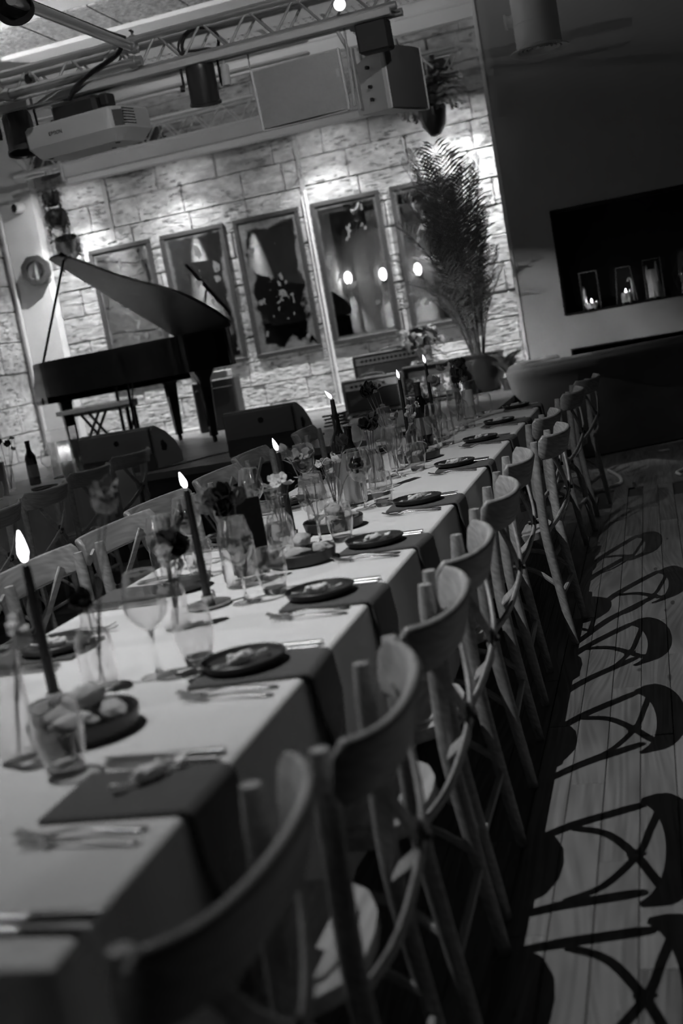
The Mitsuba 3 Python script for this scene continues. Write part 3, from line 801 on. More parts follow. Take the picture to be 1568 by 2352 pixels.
def blossom(kind, seed):
    if kind == 'pale':
        return cat(petal_ring(5, 0.017, 0.011, 0.5, seed), blob((0, 0, 0.003), (0.004, 0.004, 0.004), 1)), 'm_petal'
    if kind == 'grey':
        return cat(petal_ring(5, 0.026, 0.015, 0.7, seed), petal_ring(4, 0.018, 0.012, 1.2, seed + 1)), 'm_grey_petal'
    return cat(petal_ring(6, 0.026, 0.017, 1.0, seed), petal_ring(6, 0.020, 0.014, 1.6, seed + 1), petal_ring(4, 0.013, 0.010, 2.2, seed + 2)), 'm_dark_petal'
def leaf_mesh(l, w, curl=0.25):
    n = 7
    t = np.linspace(0, 1, n)
    ww = w * np.sin(np.pi * t ** 0.8) * (1 - 0.2 * t) + 0.0006
    v, f = [], []
    for i in range(n):
        z = -curl * l * t[i] ** 2
        v += [(l * t[i], -ww[i], z + 0.15 * ww[i]), (l * t[i], 0, z), (l * t[i], ww[i], z + 0.15 * ww[i])]
    for i in range(n - 1):
        a = 3 * i
        f += [(a, a + 3, a + 4), (a, a + 4, a + 1), (a + 1, a + 4, a + 5), (a + 1, a + 5, a + 2)]
    return TM(v, f)
_fs = [0]
def flower(kind, base, heads, text, leaves=1, group=None):
    """A cut stem standing in a vase: base inside the glass, heads are the places of its blossoms."""
    _fs[0] += 1
    r = np.random.default_rng(300 + _fs[0])
    base = np.asarray(base, float)
    d = {}
    stems, bl = [], []
    for h in heads:
        h = np.asarray(h, float)
        mid = base + (h - base) * 0.6 + np.array([0, 0, 0.02])
        path = curve([base, base + (mid - base) * 0.5 + np.array([0, 0, 0.012]), mid, h], 10)
        stems.append(tube(path, 0.0017, 6))
        m, mt = blossom(kind, 40 * _fs[0] + len(bl))
        bl.append(P(xf(m, h, rz=r.uniform(0, 360), rx=r.uniform(-75, 30), ry=r.uniform(-40, 60)), mt, 60))
    d['stem'] = P(cat(*stems), 'm_stem', True)
    d['blossom'] = bl
    lv = []
    for k in range(leaves):
        q = base + (np.asarray(heads[0]) - base) * r.uniform(0.6, 0.85)
        lv.append(P(xf(leaf_mesh(0.045, 0.013), q, rz=r.uniform(0, 360), ry=r.uniform(-50, 0)), 'm_grey_petal', 60))
    if lv:
        d['leaf'] = lv
    thing('flower_stem', d, text, 'flower', None, group)
VZ = Z0 + 0.012
def vase(kind, x, y, text, rz=0, s=1.0):
    thing('glass_vase', kind, text, 'vase', at(x, y, Z0, rz, s=s), 'glass vases along the table')
vase(TV, -1.115, 1.70, 'tall straight glass vase at the left edge behind the nearest tumbler')
flower('pale', (-1.115, 1.70, VZ), [(-1.07, 1.71, 0.99), (-1.085, 1.73, 0.965), (-1.06, 1.70, 0.955)], 'blurred pale flower in the vase at the left edge', 0)
vase(BV, -1.15, 2.09, 'clear bottle vase with dark stems left of the nearest wine glass', 20)
flower('dark', (-1.14, 2.085, VZ), [(-1.148, 2.09, 0.925)], 'dark short stem inside the nearest clear bottle vase', 0)
flower('grey', (-1.155, 2.095, VZ), [(-1.07, 2.11, 1.105), (-1.05, 2.09, 1.14), (-1.085, 2.12, 1.12)], 'nodding bud on a bent stem above the nearest bottle vase', 0)
vase(BV, -1.16, 2.52, 'clear bottle vase with pale flowers between the nearest two black candles', 0, 0.9)
flower('pale', (-1.16, 2.52, VZ), [(-1.15, 2.52, 0.90), (-1.135, 2.54, 0.925), (-1.165, 2.54, 0.93), (-1.14, 2.50, 0.945), (-1.12, 2.53, 0.90)], 'spray of pale flowers in the bottle vase between the nearest two candles', 2)
flower('dark', (-1.155, 2.515, VZ), [(-1.14, 2.515, 0.955), (-1.125, 2.55, 0.94)], 'dark flower among pale ones between the nearest two candles', 0)
vase(JV, -1.135, 2.93, 'wide glass jar of cut stems in front of the dark menu card', 0, 1.02)
flower('dark', (-1.135, 2.93, VZ), [(-1.165, 2.92, 0.985), (-1.14, 2.93, 1.0), (-1.115, 2.93, 0.985), (-1.15, 2.95, 0.965)], 'large dark flowers in the wide glass jar', 1)
flower('grey', (-1.14, 2.94, VZ), [(-1.20, 2.93, 0.99), (-1.215, 2.94, 0.965), (-1.19, 2.95, 1.0)], 'grey flower leaning left out of the wide glass jar', 1)
thing('water_carafe', CA, 'water carafe behind the fourth tumbler from the near end', 'carafe', at(-1.125, 3.26, Z0, 0, s=0.86), 'water carafes')
vase(BV, -1.145, 3.36, 'bottle vase of pale flowers behind the menu card', 0, 0.95)
flower('pale', (-1.145, 3.36, VZ), [(-1.13, 3.34, 0.96), (-1.115, 3.35, 0.975), (-1.15, 3.37, 0.97), (-1.10, 3.36, 0.955), (-1.17, 3.36, 0.955)], 'pale flowers behind the menu card', 2)
vase(TV, -1.12, 3.66, 'tall straight vase behind the third candle', 0, 0.95)
flower('grey', (-1.12, 3.66, VZ), [(-1.20, 3.70, 1.02), (-1.16, 3.65, 1.0), (-1.10, 3.66, 1.01)], 'grey stems arching above the third candle', 2)
vase(BV, -1.155, 4.02, 'bottle vase with white flowers in front of the wine cooler', 0, 1.0)
flower('pale', (-1.155, 4.02, VZ), [(-1.16, 4.02, 0.93), (-1.14, 4.04, 0.945), (-1.175, 4.0, 0.94), (-1.12, 4.0, 0.935), (-1.19, 4.03, 0.925)], 'white flowers in front of the wine cooler', 1)
flower('dark', (-1.15, 4.02, VZ), [(-1.09, 4.02, 0.985), (-1.07, 4.03, 0.90)], 'dark flower on a hooked stem in front of the wine cooler', 1)
vase(JV, -1.10, 4.42, 'glass jar behind the wine cooler', 0, 1.0)
flower('dark', (-1.10, 4.42, VZ), [(-1.09, 4.40, 1.005), (-1.07, 4.42, 0.99), (-1.08, 4.43, 1.025)], 'large dark flowers in the glass jar behind the wine cooler', 0)
thing('water_carafe', CA, 'water carafe between the wine cooler and the third bread dish', 'carafe', at(-1.16, 4.72, Z0, 0, s=0.88), 'water carafes')
vase(TV, -1.125, 4.98, 'tall straight vase left of the third bread dish', 0, 1.0)
flower('grey', (-1.125, 4.98, VZ), [(-1.15, 4.97, 1.12), (-1.18, 5.0, 1.1), (-1.09, 4.95, 0.98)], 'dark wiry stem rising to the front of the small amplifier', 1)
flower('dark', (-1.12, 4.97, VZ), [(-1.19, 4.95, 1.115), (-1.21, 4.97, 1.10)], 'dark flower heads against the small amplifier', 0)
vase(BV, -1.125, 5.42, 'bottle vase with large pale petals beside the dark wine bottle', 0, 1.05)
flower('pale', (-1.125, 5.42, VZ), [(-1.12, 5.40, 0.985), (-1.105, 5.41, 0.94), (-1.115, 5.44, 1.02), (-1.13, 5.40, 0.955), (-1.09, 5.42, 0.99)], 'large pale petals in front of the dark wine bottle', 2)
vase(BV, -1.12, 6.12, 'bottle vase behind the dark wine bottle', 0, 1.05)
flower('grey', (-1.12, 6.12, VZ), [(-1.13, 6.1, 1.06), (-1.10, 6.12, 1.04), (-1.08, 6.14, 1.1)], 'grey flower beside the farthest candle', 2)
vase(TV, -1.11, 6.62, 'tall straight vase near the far end with black flowers', 0, 1.1)
flower('dark', (-1.11, 6.62, VZ), [(-1.07, 6.6, 1.10), (-1.05, 6.62, 1.07), (-1.09, 6.62, 1.05), (-1.06, 6.64, 1.03), (-1.03, 6.61, 1.095), (-1.08, 6.6, 1.0)], 'cluster of black flowers near the far end, below the pot of the palm', 1)
vase(BV, -1.14, 7.0, 'bottle vase at the far end of the table', 0, 1.0)
flower('grey', (-1.14, 7.0, VZ), [(-1.15, 7.0, 1.0), (-1.10, 7.0, 0.98)], 'grey leaves at the far end of the table', 2)

# hurricane glass at the far end
thing('hurricane_glass', {'wall': P(lathe([(0.062, 0.004), (0.062, 0.33)], 36), 'm_glass', True), 'base': P(lathe([(0, 0), (0.062, 0), (0.064, 0.006), (0, 0.006)], 30), 'm_crystal', 40),
                          'rim': P(lathe([(0.062, 0.329), (0.0635, 0.3305), (0.062, 0.332), (0.0605, 0.3305), (0.062, 0.329)], 30), 'm_crystal', True)},
      'tall glass cylinder at the far end of the long table, before the palm pot', 'candle glass', at(-1.10, 7.05, Z0))
k = numbered('pillar_candle')
scene[k + '__wax'] = P(xf(lathe([(0, 0), (0.034, 0), (0.034, 0.16), (0.028, 0.165), (0.02, 0.156), (0, 0.155)], 24), (-1.10, 7.05, Z0 + 0.0065)), 'm_wax', 40)
label(k, 'pale pillar candle inside the tall glass at the far end of the long table', 'candle')

# wine cooler, bottles, menu, bread
def wine_bottle(h=0.30, r=0.038):
    glass = [(0, 0), (r * 0.9, 0), (r, 0.006), (r, h * 0.60), (r * 0.93, h * 0.66), (r * 0.55, h * 0.74), (r * 0.40, h * 0.80), (r * 0.38, h * 0.96), (r * 0.45, h * 0.965), (r * 0.45, h), (r * 0.30, h), (0, h * 0.99)]
    foil = [(r * 0.41, h * 0.78), (r * 0.415, h * 0.955), (r * 0.47, h * 0.96), (r * 0.47, h + 0.001), (0, h + 0.001)]
    lab = [(r + 0.0006, h * 0.18), (r + 0.0006, h * 0.46)]
    full = lathe(lab, 32)
    return {'glass': P(lathe(glass, 32), 'm_dark_glass', 35), 'foil': P(lathe(foil, 24), 'm_black', 40), 'paper_label': P(full, 'm_label', True)}
WB = wine_bottle()
cooler = {'body': P(lathe([(0, 0), (0.050, 0), (0.052, 0.004), (0.058, 0.19), (0.060, 0.192), (0.056, 0.192), (0.049, 0.008), (0, 0.008)], 40), 'm_steel_brushed', 35)}
thing('wine_cooler', cooler, 'brushed metal wine cooler standing in the middle of the long table', 'wine cooler', at(-1.13, 4.19, Z0))
thing('wine_bottle', {k2: v for k2, v in WB.items() if k2 == 'glass'}, 'dark bottle leaning to the right inside the metal wine cooler', 'bottle', at(-1.128, 4.19, Z0 + 0.010, 0, 0, 4, s=0.92), 'wine bottles')
thing('wine_bottle', {k2: v for k2, v in WB.items() if k2 != 'foil'}, 'dark bottle with a lit candle in its neck behind the wine cooler', 'bottle', at(-1.27, 4.64, Z0, 0, s=1.02), 'wine bottles')
taper(-1.27, 4.64, Z0 + 0.302, 'lit stub of a dark candle in the neck of the bottle behind the wine cooler', FLAME, 0.24, -35)
thing('wine_bottle', WB, 'dark wine bottle with black foil in front of the glittering amplifier', 'bottle', at(-1.155, 5.84, Z0, 100, s=1.07), 'wine bottles')
menu = {'board': P(cat(sweep([(0, -0.055, 0.0), (0, 0.055, 0.0)], rect(0.004, 0.21, 0.0), up=(0, 0, 1))), 'm_niche', False), 'foot': P(box((0.02, 0, -0.100), (0.05, 0.09, 0.008), 0.001), 'm_niche', False)}
thing('menu_card', menu, 'dark upright menu card between the flower jar and the carafe', 'menu', at(-1.165, 3.10, Z0 + 0.106, -72))
dish = lathe([(0, 0), (0.080, 0), (0.094, 0.006), (0.100, 0.034), (0.098, 0.037), (0.094, 0.034), (0.088, 0.009), (0, 0.006)], 40)
DISH = P(dish, 'm_plate', 35)
ROLL = [P(cat(blob((0, 0, 0), (0.046, 0.026, 0.022), 3, 0.35, s, 2.2)), 'm_bread', 60) for s in (1, 2, 3)]
for i, (x, y, z) in enumerate([(-1.045, 1.81, 0), (-1.03, 3.15, 0), (-1.07, 3.66, 0), (-1.085, 5.27, 0)]):
    w = ('nearest', 'second', 'third', 'farthest')[i]
    thing('bread_dish', {'': DISH}, f'round dark dish with bread rolls, {w} from the camera', 'dish', at(x, y, Z0), 'dark bread dishes')
    for j, (dx, dy, dz, rz) in enumerate([(-0.042, 0.022, 0.029, 40), (0.042, 0.022, 0.029, -30), (0.0, -0.036, 0.030, 10), (0.004, 0.012, 0.062, 65)]):
        thing('bread_roll', {'': ROLL[(i + j) % 3]}, f'{("left", "right", "front", "topmost")[j]} bread roll in the {w} dark dish', 'bread', at(x + dx, y + dy, Z0 + dz, rz + 30 * i, s=0.95), 'bread rolls in the dishes')

# ---------------------------------------------------------------- things on the second table
for k, (x, y) in enumerate([(-4.05, 6.15), (-4.02, 7.22), (-4.25, 5.2), (-3.9, 5.55)]):
    thing('wine_glass', WINE, ('wine glass in front of the metal cooler on the second table', 'wine glass left of the pillar candle on the second table', 'wine glass at the left edge on the second table', 'wine glass at the near end of the second table')[k], 'wine glass', at(x, y, Z0), 'wine glasses on the second table')
for k, (x, y) in enumerate([(-3.97, 6.45), (-3.93, 7.3)]):
    thing('tumbler', TUMB, ('tumbler in front of the metal cooler on the second table', 'tumbler in front of the pillar candle on the second table')[k], 'tumbler', at(x, y, Z0), 'tumblers on the second table')
thing('wine_cooler', cooler, 'metal wine cooler on the second table at the left edge', 'wine cooler', at(-4.14, 6.75, Z0, s=1.1))
thing('wine_bottle', WB, 'dark bottle leaning in the cooler on the second table', 'bottle', at(-4.145, 6.75, Z0 + 0.012, 0, 0, -4), 'wine bottles')
thing('wine_bottle', WB, 'dark labelled bottle standing beside the pillar candle on the second table', 'bottle', at(-4.12, 7.18, Z0, 200), 'wine bottles')
thing('hurricane_glass', {'wall': P(cat(b2(-0.085, 0.085, -0.085, -0.083, 0.01, 0.34), b2(-0.085, 0.085, 0.083, 0.085, 0.01, 0.34), b2(-0.085, -0.083, -0.085, 0.085, 0.01, 0.34), b2(0.083, 0.085, -0.085, 0.085, 0.01, 0.34)), 'm_glass', False),
                          'base': P(box((0, 0, 0.005), (0.176, 0.176, 0.01), 0.002), 'm_dark_metal', False)}, 'square glass lantern around the pillar candle on the second table', 'candle glass', at(-4.02, 7.48, Z0, 12))
k = numbered('pillar_candle')
scene[k + '__wax'] = P(xf(lathe([(0.042, 0.0), (0.042, 0.225), (0.039, 0.238), (0.036, 0.232), (0.034, 0.20)], 28), (-4.02, 7.48, Z0 + 0.0105)), 'm_glow_wax', 40)
scene[k + '__core'] = P(xf(lathe([(0, 0), (0.040, 0), (0.040, 0.07), (0.015, 0.10), (0, 0.10)], 28), (-4.02, 7.48, Z0 + 0.0105)), 'm_wax', 40)
scene[k + '__flame'] = {**BRIGHT_FLAME, 'to_world': at(-4.02, 7.48, Z0 + 0.165)}
label(k, 'lit thick pillar candle in the square lantern on the second table', 'candle')
vase(TV, -4.2, 7.0, 'tall vase of thin stems on the second table', 0, 0.9)
flower('dark', (-4.2, 7.0, VZ), [(-4.25, 7.0, 1.06), (-4.22, 7.02, 1.07), (-4.15, 7.0, 1.05)], 'thin dark stems above the cooler on the second table', 1)
flower('pale', (-4.2, 7.0, VZ), [(-4.12, 7.0, 1.09), (-4.14, 7.02, 1.02)], 'pale flower on a thin stem on the second table', 0)
for k, y in enumerate((5.2, 5.9, 6.7, 7.4)):
    thing('side_plate', {'': PLATE}, f'small dark plate on the second table, {nth(k, 4)} from the near end', 'plate', at(-3.79, y, Z0), 'plates on the second table')

# ---------------------------------------------------------------- mirrors on the stone wall
MW, MH = 0.75, 1.505
fr, fd = 0.048, 0.035
FRAME = P(cat(b2(-MW / 2, MW / 2, -fd, 0, MH / 2 - fr, MH / 2, 0.006), b2(-MW / 2, MW / 2, -fd, 0, -MH / 2, -MH / 2 + fr, 0.006),
              b2(-MW / 2, -MW / 2 + fr, -fd, 0, -MH / 2 + fr, MH / 2 - fr, 0.006), b2(MW / 2 - fr, MW / 2, -fd, 0, -MH / 2 + fr, MH / 2 - fr, 0.006)), 'm_frame', False)
for i, x in enumerate((-5.515, -4.645, -3.785, -2.895, -2.03)):
    t = ['tall antique mirror behind the raised piano lid, leftmost of the five', 'tall antique mirror above the tail of the piano, second from the left', 'tall antique mirror with the worn silvering that shows the piano lid, third of five', 'clear tall mirror with reflected wall lamps, fourth of five', 'tall mirror partly behind the palm, rightmost of five'][i]
    k = numbered('wall_mirror')
    scene[k + '__frame'] = {**FRAME, 'to_world': at(x, YB - 0.022, 2.048)}
    scene[k + '__glass'] = P(b2(x - MW / 2 + fr - 0.004, x + MW / 2 - fr + 0.004, YB - 0.040, YB - 0.032, 2.048 - MH / 2 + fr - 0.004, 2.048 + MH / 2 - fr + 0.004), 'm_mirror', False)
    label(k, t, 'mirror', 'mirrors on the stone wall')
o = [(0.17 * math.cos(a), 0.17 * math.sin(a)) for a in np.arange(8) * math.pi / 4 + math.pi / 8]
from shapely.geometry import Polygon, Point
ring = Polygon(o).difference(Point(0, 0).buffer(0.105))
thing('octagonal_mirror', {'frame': P(xf(prism(ring, 0, 0.07), rx=90), 'm_frame', 20), 'glass': P(xf(prism(Point(0, 0).buffer(0.11), 0, 0.02), rx=90), 'm_clear_mirror', False)},
      'small octagonal mirror on the white pier left of the piano', 'mirror', at(-6.50, 12.345, 2.70, 12))
thing('security_camera', {'body': P(xf(lathe([(0, 0), (0.055, 0), (0.06, 0.01), (0.058, 0.10), (0.05, 0.112), (0, 0.112)], 24), rx=90), 'm_white_trim', 30), 'lens': P(xf(lathe([(0.047, 0), (0.044, 0.004), (0.02, 0.012), (0, 0.014)], 24), (0, -0.112, 0), rx=90), 'm_dark_glass', 40)},
      'white round security camera on the pier at the left edge', 'camera', at(-6.52, 12.35, 3.40, -25))

# ---------------------------------------------------------------- grand piano (u along its length, -v across)
def piano():
    pts = [(1.80, 0.0), (1.90, 0.03), (1.965, 0.12), (1.975, 0.26), (1.94, 0.42), (1.85, 0.56), (1.68, 0.69), (1.45, 0.82), (1.22, 0.98), (1.02, 1.18), (0.84, 1.36), (0.66, 1.45), (0.50, 1.48)]
    c = curve(np.column_stack([pts, np.zeros(len(pts))]), 70)[:, :2]
    out = Polygon([(0.24, 0), *map(tuple, c), (0.24, 1.48)]).buffer(0)
    fl = lambda pg: Polygon([(x, -y) for x, y in pg.exterior.coords], [[(x, -y) for x, y in h.coords] for h in pg.interiors])
    d = {}
    d['rim'] = P(prism(fl(out.difference(out.buffer(-0.045))), 0.665, 1.0), 'm_piano', 25)
    d['underside'] = P(prism(fl(out.buffer(-0.044)), 0.69, 0.80), 'm_black', 25)
    d['iron_frame'] = P(prism(fl(out.buffer(-0.046)), 0.86, 0.90), 'm_gold', 25)
    cheek = [(0.0, 0.60), (0.0, 0.78), (0.05, 0.80), (0.11, 0.835), (0.15, 0.89), (0.175, 0.96), (0.20, 1.0), (0.28, 1.0), (0.28, 0.60)]
    ch = xf(prism(cheek, 0, 0.115), rx=90)
    d['cheek'] = [P(xf(ch, (0, 0, 0)), 'm_piano', 25), P(xf(ch, (0, -1.365, 0)), 'm_piano', 25)]
    d['key_bed'] = P(b2(0.02, 0.5, -1.47, -0.01, 0.60, 0.69, 0.006), 'm_piano', False)
    d['keyboard'] = P(cat(*[b2(0.035, 0.18, -0.135 - 0.02365 * (i + 1), -0.137 - 0.02365 * i, 0.69, 0.735, 0.001) for i in range(52)]), 'm_ivory', False)
    d['fallboard'] = P(b2(0.185, 0.24, -1.365, -0.115, 0.69, 0.93, 0.005), 'm_piano', False)
    lid = out.intersection(Polygon([(0.33, -1), (3, -1), (3, 3), (0.33, 3)])).buffer(0.012)
    L = prism(fl(lid), 0, 0.022)
    d['lid'] = P(xf(L, (0, 0, 1.006), rx=-40), 'm_lid', 25)
    d['front_flap'] = P(xf(b2(0.33, 0.70, -1.47, -0.02, 0.024, 0.046, 0.004), (0, 0, 1.006), rx=-40), 'm_piano', False)
    a = math.radians(40)
    top = np.array([0.62, -1.40 * math.cos(a), 1.004 + 1.40 * math.sin(a)])
    d['lid_prop'] = P(rod((0.50, -1.44, 0.99), top, 0.011), 'm_piano', True)
    def leg(u, v):
        return cat(sweep([(u, -v, 0.06), (u, -v, 0.10), (u, -v, 0.45), (u, -v, 0.58), (u, -v, 0.67)], rect(0.11, 0.11, 0.012), up=(1, 0, 0), scale=[0.62, 0.60, 0.90, 1.05, 1.9]), xf(trimesh.creation.cylinder(0.03, 0.03, sections=14), (u, -v, 0.03), rx=90), rod((u, -v, 0.03), (u, -v, 0.07), 0.02))
    d['leg'] = [P(leg(*q), 'm_piano', 30) for q in ((1.66, 0.28), (0.36, 1.28), (0.36, 0.20))]
    d['pedal_lyre'] = P(cat(rod((0.52, -0.68, 0.10), (0.52, -0.68, 0.67), 0.016), rod((0.52, -0.80, 0.10), (0.52, -0.80, 0.67), 0.016), b2(0.46, 0.58, -0.86, -0.62, 0.06, 0.13, 0.01), rod((0.55, -0.74, 0.12), (0.95, -0.74, 0.67), 0.008)), 'm_piano', 30)
    d['pedal'] = [P(b2(0.36, 0.48, -0.71 - 0.07 * i, -0.68 - 0.07 * i, 0.06, 0.075, 0.004), 'm_gold', False) for i in (-1, 0, 1)]
    return d
thing('grand_piano', piano(), 'black grand piano with its lid propped open on the stage', 'piano', at(-4.81, 11.66, ZS, -50), None)
thing('piano_bench', {'seat': P(box((0, 0, 0.46), (0.36, 0.76, 0.09), 0.015), 'm_black', False), 'leg': [P(b2(x - .02, x + .02, y - .02, y + .02, 0, 0.42, 0.004), 'm_piano', False) for x in (-.14, .14) for y in (-.33, .33)]},
      'black bench behind the keyboard end of the piano', 'bench', at(-5.70, 11.55, ZS, -50))
# low stage clutter under and before the piano
thing('keyboard_amplifier', {'cabinet': P(box((0, 0, 0.27), (0.46, 0.34, 0.54), 0.015), 'm_dark_tolex', False), 'grille': P(box((0, -0.172, 0.24), (0.40, 0.012, 0.42), 0.003), 'm_black', False)}, 'dark amplifier cabinet under the grand piano', 'amplifier', at(-4.50, 11.95, ZS, 8))
thing('small_mixer', {'body': P(box((0, 0, 0.04), (0.36, 0.22, 0.08), 0.008), 'm_white_metal', False), 'knob': [P(xf(trimesh.creation.cylinder(0.012, 0.02, sections=10), (-0.14 + 0.07 * i, -0.03, 0.088)), 'm_black', 30) for i in range(5)]}, 'pale lit mixer on top of the dark cabinet under the piano', 'mixer', at(-4.50, 11.92, ZS + 0.541, 8))
thing('keyboard_stool', {'top': P(box((0, 0, 0.02), (0.62, 0.26, 0.04), 0.008), 'm_ivory', False), 'leg': [P(rod((x, y, -0.47), (-x * 0.5, y, 0), 0.013), 'm_dark_metal', True) for x in (-0.2, 0.2) for y in (-0.09, 0.09)]}, 'narrow pale-edged board on crossed legs under the left end of the piano', 'stand', at(-4.95, 9.9, ZS + 0.484, 4))
def wedge(w):
    prof = [(0, 0), (0, 0.30), (0.02, 0.325), (0.08, 0.33), (0.24, 0.27), (0.38, 0.18), (0.46, 0.08), (0.46, 0)]
    m = prism(prof, -w / 2, w / 2)                       # (y, z, x)
    m.vertices = m.vertices[:, [2, 0, 1]]
    m.fix_normals()
    side = prism(Polygon(prof).buffer(-0.004).difference(Polygon([(0.12, 0.13), (0.12, 0.2), (0.17, 0.21), (0.23, 0.16), (0.20, 0.12)])), w / 2, w / 2 + 0.012)
    side.vertices = side.vertices[:, [2, 0, 1]]
    side.fix_normals()
    hole = box((w / 2 + 0.002, 0.17, 0.165), (0.01, 0.11, 0.09))
    return {'body': P(m, 'm_black', 25), 'back_panel': P(box((0, -0.006, 0.22), (w - 0.02, 0.014, 0.19), 0.004), 'm_wedge', False), 'side_panel': P(side, 'm_wedge', 25),
            'handle_recess': P(cat(hole, xf(trimesh.creation.cylinder(0.022, 0.004, sections=16), (0.02, -0.014, 0.24), rx=90)), 'm_niche', False)}
thing('stage_monitor', wedge(0.55), 'grey wedge loudspeaker on the stage, right of the piano leg', 'loudspeaker', at(-2.86, 8.32, ZS, 1))
thing('stage_monitor', wedge(0.62), 'dark wedge loudspeaker with a grey side panel, in front of the piano', 'loudspeaker', at(-4.02, 8.28, ZS, -3))
thing('stage_cable', {'': P(tube(curve([(-2.6, 9.1, ZS + 0.006), (-3.0, 8.95, ZS + 0.006), (-3.4, 8.7, ZS + 0.006), (-3.6, 8.3, ZS + 0.006), (-3.75, 8.18, ZS + 0.006)], 30), 0.006, 6), 'm_black', True)}, 'black cable across the stage floor between the two wedges', 'cable')
thing('cable_coil', {'': P(tube([(0.10 * math.cos(a) * (1 + 0.1 * math.sin(a * 0.37)), 0.10 * math.sin(a), 0.01 + 0.0045 * a) for a in np.linspace(0, 25, 140)], 0.009, 6), 'm_dark_tolex', True)}, 'coil of cable on the stage between the wedge and the small amplifier', 'cable', at(-2.62, 9.6, ZS))

# ---------------------------------------------------------------- guitar amplifiers
def amp(w, h, d, face, shell, panel, script, tex=None):
    p = {'cabinet': P(cat(b2(-w / 2, w / 2, -d / 2, d / 2, 0.012, 0.03, 0.004), b2(-w / 2, w / 2, -d / 2, d / 2, h - 0.02, h, 0.006), b2(-w / 2, -w / 2 + 0.02, -d / 2, d / 2, 0.03, h - 0.02), b2(w / 2 - 0.02, w / 2, -d / 2, d / 2, 0.03, h - 0.02), b2(-w / 2 + 0.02, w / 2 - 0.02, -d / 2 + 0.05, d / 2, 0.03, h - 0.02)), shell, False),
         'grille_cloth': P(box((0, -d / 2 + 0.02, (h - 0.12) / 2 + 0.03), (w - 0.042, 0.02, h - 0.155), 0.003), face, False),
         'foot': [P(xf(trimesh.creation.cylinder(0.014, 0.012, sections=10), (sx * (w / 2 - 0.05), sy * (d / 2 - 0.05), 0.006)), 'm_black', False) for sx in (-1, 1) for sy in (-1, 1)]}
    if panel:
        p['control_panel'] = P(box((0, -d / 2 + 0.025, h - 0.062), (w - 0.042, 0.02, 0.07), 0.002), panel, False)
        kn = []
        n = int((w - 0.16) / 0.042)
        for i in range(n):
            kn.append(P(xf(trimesh.creation.cylinder(0.013, 0.02, sections=12), (-w / 2 + 0.09 + i * 0.042, -d / 2 + 0.006, h - 0.062), rx=90), 'm_black', 30))
        p['knob'] = kn
        p['jack'] = [P(xf(trimesh.creation.cylinder(0.009, 0.006, sections=12), (-w / 2 + 0.035 + 0.028 * i, -d / 2 + 0.012, h - 0.062), rx=90), 'm_steel', 30) for i in range(2)]
    p['carry_handle'] = P(cat(tube(curve([(-0.12, 0, h), (-0.09, 0, h + 0.022), (0, 0, h + 0.03), (0.09, 0, h + 0.022), (0.12, 0, h)], 14), 0.009, 8), box((-0.12, 0, h + 0.004), (0.04, 0.03, 0.01), 0.002), box((0.12, 0, h + 0.004), (0.04, 0.03, 0.01), 0.002)), 'm_tolex', 40)
    if script:
        s = meshkit.text_mesh('Fender', script, 0.004, bold=True)
        v = s.vertices.copy()
        v[:, 0] += 0.28 * v[:, 1] + 0.0
        s = TM(v, s.faces)
        ul = TM(np.array([[0, -script * 0.2, 0], [script * 4.1, -script * 0.2, 0], [script * 4.1, -script * 0.08, 0], [0, -script * 0.12, 0], [0, -script * 0.2, 0.004], [script * 4.1, -script * 0.2, 0.004], [script * 4.1, -script * 0.08, 0.004], [0, -script * 0.12, 0.004]], float), [[4, 5, 6], [4, 6, 7], [0, 2, 1], [0, 3, 2], [0, 1, 5], [0, 5, 4], [3, 7, 6], [3, 6, 2]])
        logo = xf(cat(s, ul), rz=26)
        logo = xf(logo, rx=90)
        p['script_badge'] = P(xf(logo, (-w / 2 + 0.055, -d / 2 + 0.009, h - 0.225)), 'm_steel', False)
    return p
thing('guitar_amplifier', amp(0.53, 0.335, 0.24, 'm_black', 'm_tolex', 'm_panel', 0.034), 'small guitar amplifier with a black grille and a slanted script badge, in front', 'amplifier', at(-2.50, 10.62, ZS, 2))
thing('guitar_amplifier', amp(0.74, 0.53, 0.28, 'm_tweed', 'm_wedge', 'm_panel', 0.036), 'large guitar amplifier with a grey grille and a slanted script badge, behind the small one', 'amplifier', at(-2.43, 11.35, ZS, 2))
thing('guitar_amplifier', amp(0.46, 0.36, 0.24, 'm_glitter', 'm_dark_tolex', None, None), 'amplifier with a glittering silver grille, right of the small black one', 'amplifier', at(-2.02, 10.92, ZS, -3))

